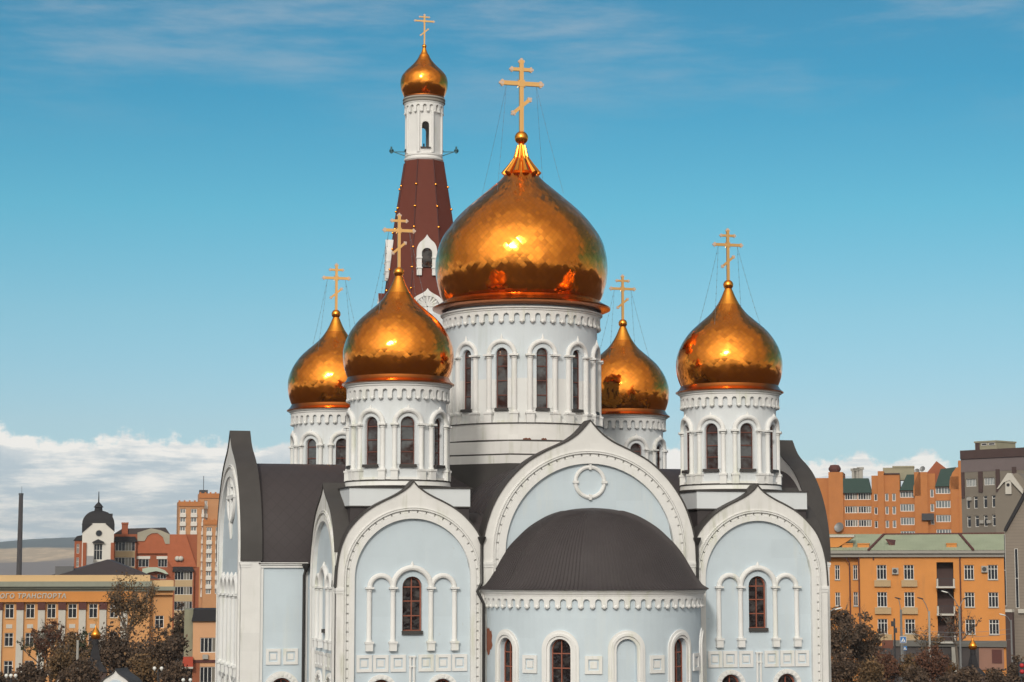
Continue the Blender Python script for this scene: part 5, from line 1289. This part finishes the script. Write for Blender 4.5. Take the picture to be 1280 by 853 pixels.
def tree(label, px, D, ytop, pw, m, seed, ylow=None, leaves=2600, ls=.30, group='trees and shrubs round the churchyard', bark=None, name='tree', cat='tree', bare=False, dens=1.0, lean=0.0):
    rnd = random.Random(seed); o = thing(name, label, cat, WP(px, D), rnd.uniform(0, 6), group)
    H = LZ(ytop, D); Wd = pw * D / 2565 / 2; zlow = LZ(ylow, D) if ylow else H * .3; zlow = max(.2, zlow)
    mb = MB(); tops = []
    def limb(p, d, L, r, lev):
        pts = [p]; n_ = 4; q = Vector(p); dd = Vector(d)
        for i in range(n_):
            dd = (dd + Vector((rnd.uniform(-.18, .18), rnd.uniform(-.18, .18), rnd.uniform(-.02, .16)))).normalized(); q = q + dd * L / n_; pts.append(q.copy())
        mb.tube(pts, [r * (1 - .75 * i / n_) for i in range(n_ + 1)], 6 if lev < 2 else 4)
        tops.append((pts[-1], lev)); tops.append((pts[2], lev))
        if lev < 3:
            for k in range(5 if lev == 0 else 4):
                b = pts[rnd.randint(1 if lev else 2, n_)]; a_ = rnd.uniform(0, 2 * pi); e = Vector((cos(a_), sin(a_), rnd.uniform(.3, 1.2))).normalized()
                limb(b, (dd * .5 + e).normalized(), L * rnd.uniform(.42, .62), r * .5, lev + 1)
    tr = min(zlow + (H - zlow) * .2, H * .5)
    trunk = [(0, 0, 0), (rnd.uniform(-.1, .1), rnd.uniform(-.1, .1), tr * .5), (rnd.uniform(-.2, .2), rnd.uniform(-.2, .2), tr)]
    r0 = max(.10, H * .016); mb.tube(trunk, [r0 * 1.3, r0, r0 * .85], 8)
    for k in range(5):
        a_ = 2 * pi * k / 5 + rnd.uniform(-.4, .4); up_ = rnd.uniform(.7, 2.4)
        limb(Vector(trunk[2]), Vector((cos(a_), sin(a_), up_)).normalized(), (H - tr) * rnd.uniform(.4, .55), r0 * .6, 0)
    mb.build('trunk', bark or BARK, o, fix=False)
    # clumps of leaves spread through the crown
    cl = []
    cz = (zlow + H) / 2; hz_ = (H - zlow) / 2
    for i in range(int(26 * dens)):
        while True:
            u = Vector((rnd.uniform(-1, 1), rnd.uniform(-1, 1), rnd.uniform(-1, 1)))
            if .35 < u.length < 1: break
        wz = 1.0 - .45 * max(0, u.z) ** 1.5
        cl.append((Vector((u.x * Wd * .82 * wz, u.y * Wd * .82 * wz, cz + u.z * hz_ * .88)), rnd.uniform(.22, .42) * min(Wd, hz_)))
    cl += [(Vector(p), rnd.uniform(.15, .3) * min(Wd, hz_)) for p, lev in tops if lev <= 1 and zlow < p.z < H]
    lm = MB(); per = int(leaves * 1.55) // len(cl)
    for c_, r_ in cl:
        for k in range(int(per * rnd.uniform(.5, 1.4))):
            v = Vector((rnd.gauss(0, 1), rnd.gauss(0, 1), rnd.gauss(0, .8))) * r_ * .62 + c_
            if v.z > H: v.z = H - rnd.random() * .4
            if v.z < .1: continue
            s_ = ls * .72 * rnd.uniform(.5, 1.25); a_ = Vector((rnd.gauss(0, 1), rnd.gauss(0, 1), rnd.gauss(0, 1))).normalized(); b_ = a_.orthogonal().normalized(); b_ = Matrix.Rotation(rnd.uniform(0, 6), 3, a_) @ b_; c2 = a_.cross(b_)
            lm.add([v + b_ * s_, v + c2 * s_ * .55, v - b_ * s_, v - c2 * s_ * .55], [(0, 1, 2, 3)])
    lm.build('crown', m, o, smooth=0, fix=False)
    return o
tree('tall thin-leaved brown autumn tree rising over the institute cornice', 161, 236, 709, 62, LBROWN, 3, 800, 2300, .22)
tree('red-leaved tree in front of the institute pilasters', 67, 228, 757, 26, LRED, 5, 850, 1600, .22)
tree('pale green-leaved young tree between two institute windows', 54, 232, 764, 16, LGREEN, 6, 845, 700, .2, dens=.7)
tree('round brown tree in front of the institute window right of the red tree', 92, 224, 778, 24, LBROWN, 7, 850, 1500, .24)
tree('green-tinged tree behind the left gate tower', 107, 226, 780, 22, LGREEN, 8, 850, 1200, .22)
tree('broad dark tree behind the white gate top', 150, 215, 776, 84, LDARK, 9, 862, 4200, .27, dens=1.7)
tree('dark tree beside the peach shop', 200, 212, 780, 56, LDARK, 10, 864, 3600, .27, dens=1.6)
tree('dark tree growing in the gap between institute and peach shop', 227, 250, 748, 24, LDARK, 11, 830, 1800, .28)
tree('low dark shrub at the left end of the yard', 40, 205, 828, 60, LDARK, 12, 866, 2600, .28, name='shrub', cat='shrub')
tree('low dark shrub below the left gate tower', 104, 190, 822, 62, LDARK, 13, 866, 2800, .28, name='shrub', cat='shrub')
tree('dark brown shrub between the white gate top and the globe lamp', 180, 205, 815, 50, LBROWN, 14, 866, 2400, .26, name='shrub', cat='shrub')
tree('dark shrub below the two-globe lamp left of the church', 222, 200, 826, 40, LDARK, 15, 868, 1800, .26, name='shrub', cat='shrub')
tree('dark leafy tree close to the right wall of the church', 1046, 225, 745, 46, LDARK, 20, 856, 3400, .26, dens=1.8)
tree('dark brown tree right of the dark leafy tree', 1076, 228, 772, 44, LDARK, 21, 858, 2700, .25, dens=1.6)
tree('red-brown shrub below the notice board', 1104, 222, 810, 36, LRED, 22, 862, 2200, .24, name='shrub', cat='shrub')
tree('brown shrub below the crossing sign', 1135, 222, 816, 40, LBROWN, 23, 862, 2200, .24, name='shrub', cat='shrub')
tree('dark shrub below the long-armed street lamp', 1164, 220, 806, 38, LRED, 24, 862, 2400, .24, name='shrub', cat='shrub')
tree('pollarded thin-leaved tree behind the long-armed street lamp', 1160, 244, 772, 26, LBROWN, 25, 812, 420, .2, dens=.8)
tree('amber-leaved shrub in front of the pale shop pillar', 1182, 230, 818, 20, LGOLD, 26, 860, 800, .2, name='shrub', cat='shrub')
tree('thin dark-trunked tree beside the balconies', 1194, 246, 748, 14, LRED, 27, 806, 380, .2, dens=.7)
tree('sparse red-brown tree before the third-floor windows of the orange block', 1089, 246, 784, 22, LRED, 28, 820, 520, .2, dens=.8)
tree('dark hedge plant under the right gate tower', 1208, 196, 830, 44, LDARK, 29, 868, 1800, .26, name='shrub', cat='shrub')
tree('dark shrub in front of the pink-brown shopfront', 1240, 215, 834, 44, LDARK, 30, 868, 2000, .26, name='shrub', cat='shrub')
tree('dark shrub beside the traffic light', 1268, 222, 818, 30, LDARK, 31, 866, 1400, .26, name='shrub', cat='shrub')

tree('dark shrub at the foot of the dark leafy tree, by the church wall', 1052, 220, 812, 44, LDARK, 41, 866, 2600, .26, name='shrub', cat='shrub')
tree('dark brown shrub between the two dark trees and the notice board', 1086, 218, 818, 40, LBROWN, 42, 866, 2400, .24, name='shrub', cat='shrub')
tree('dark shrub at the foot of the twin-armed street lamp', 1186, 216, 836, 40, LDARK, 43, 868, 1800, .26, name='shrub', cat='shrub')
tree('low dark shrub below the smaller crossing sign', 1140, 214, 832, 50, LDARK, 44, 868, 2200, .26, name='shrub', cat='shrub')
tree('brown shrub under the institute windows, left of the utility pole', 78, 208, 806, 40, LBROWN, 45, 864, 2000, .24, name='shrub', cat='shrub')
tree('low dark shrub at the far left corner of the yard', 8, 205, 838, 44, LDARK, 46, 868, 1600, .26, name='shrub', cat='shrub')
# overhead wires across the street
for k, (a, b, za, zb_) in enumerate(((1116, 1262, 784, 786), (1116, 1262, 789, 792), (1125, 1262, 797, 799))):
    p, q = WP(a, 237, LZ(za, 237)), WP(b, 236, LZ(zb_, 236)); mb = MB(); pts = []
    for i in range(17): t_ = i / 16; v = p.lerp(q, t_); v.z -= .5 * 4 * t_ * (1 - t_); pts.append(tuple(v))
    mb.tube(pts, .022, 4); tag(mb.build('overhead_wire', WIRE), 'thin dark overhead wire strung across the orange block front', 'wire', 'overhead wires')

# ------------------------------------------------------------------ air
hm = bpy.data.materials.new('haze_air'); hm.use_nodes = True; t = NT(hm.node_tree)
pv = t.n('ShaderNodeVolumePrincipled', {'Color': (.80, .86, .92, 1), 'Density': 8e-5, 'Anisotropy': 0.0}); ho = t.n('ShaderNodeOutputMaterial', {'Volume': pv.outputs[0]})
mb = MB(); mb.box(-7000, 7000, -7000, 7000, -1.5, 170); tag(mb.build('haze', hm, smooth=0), None, None, kind='stuff')
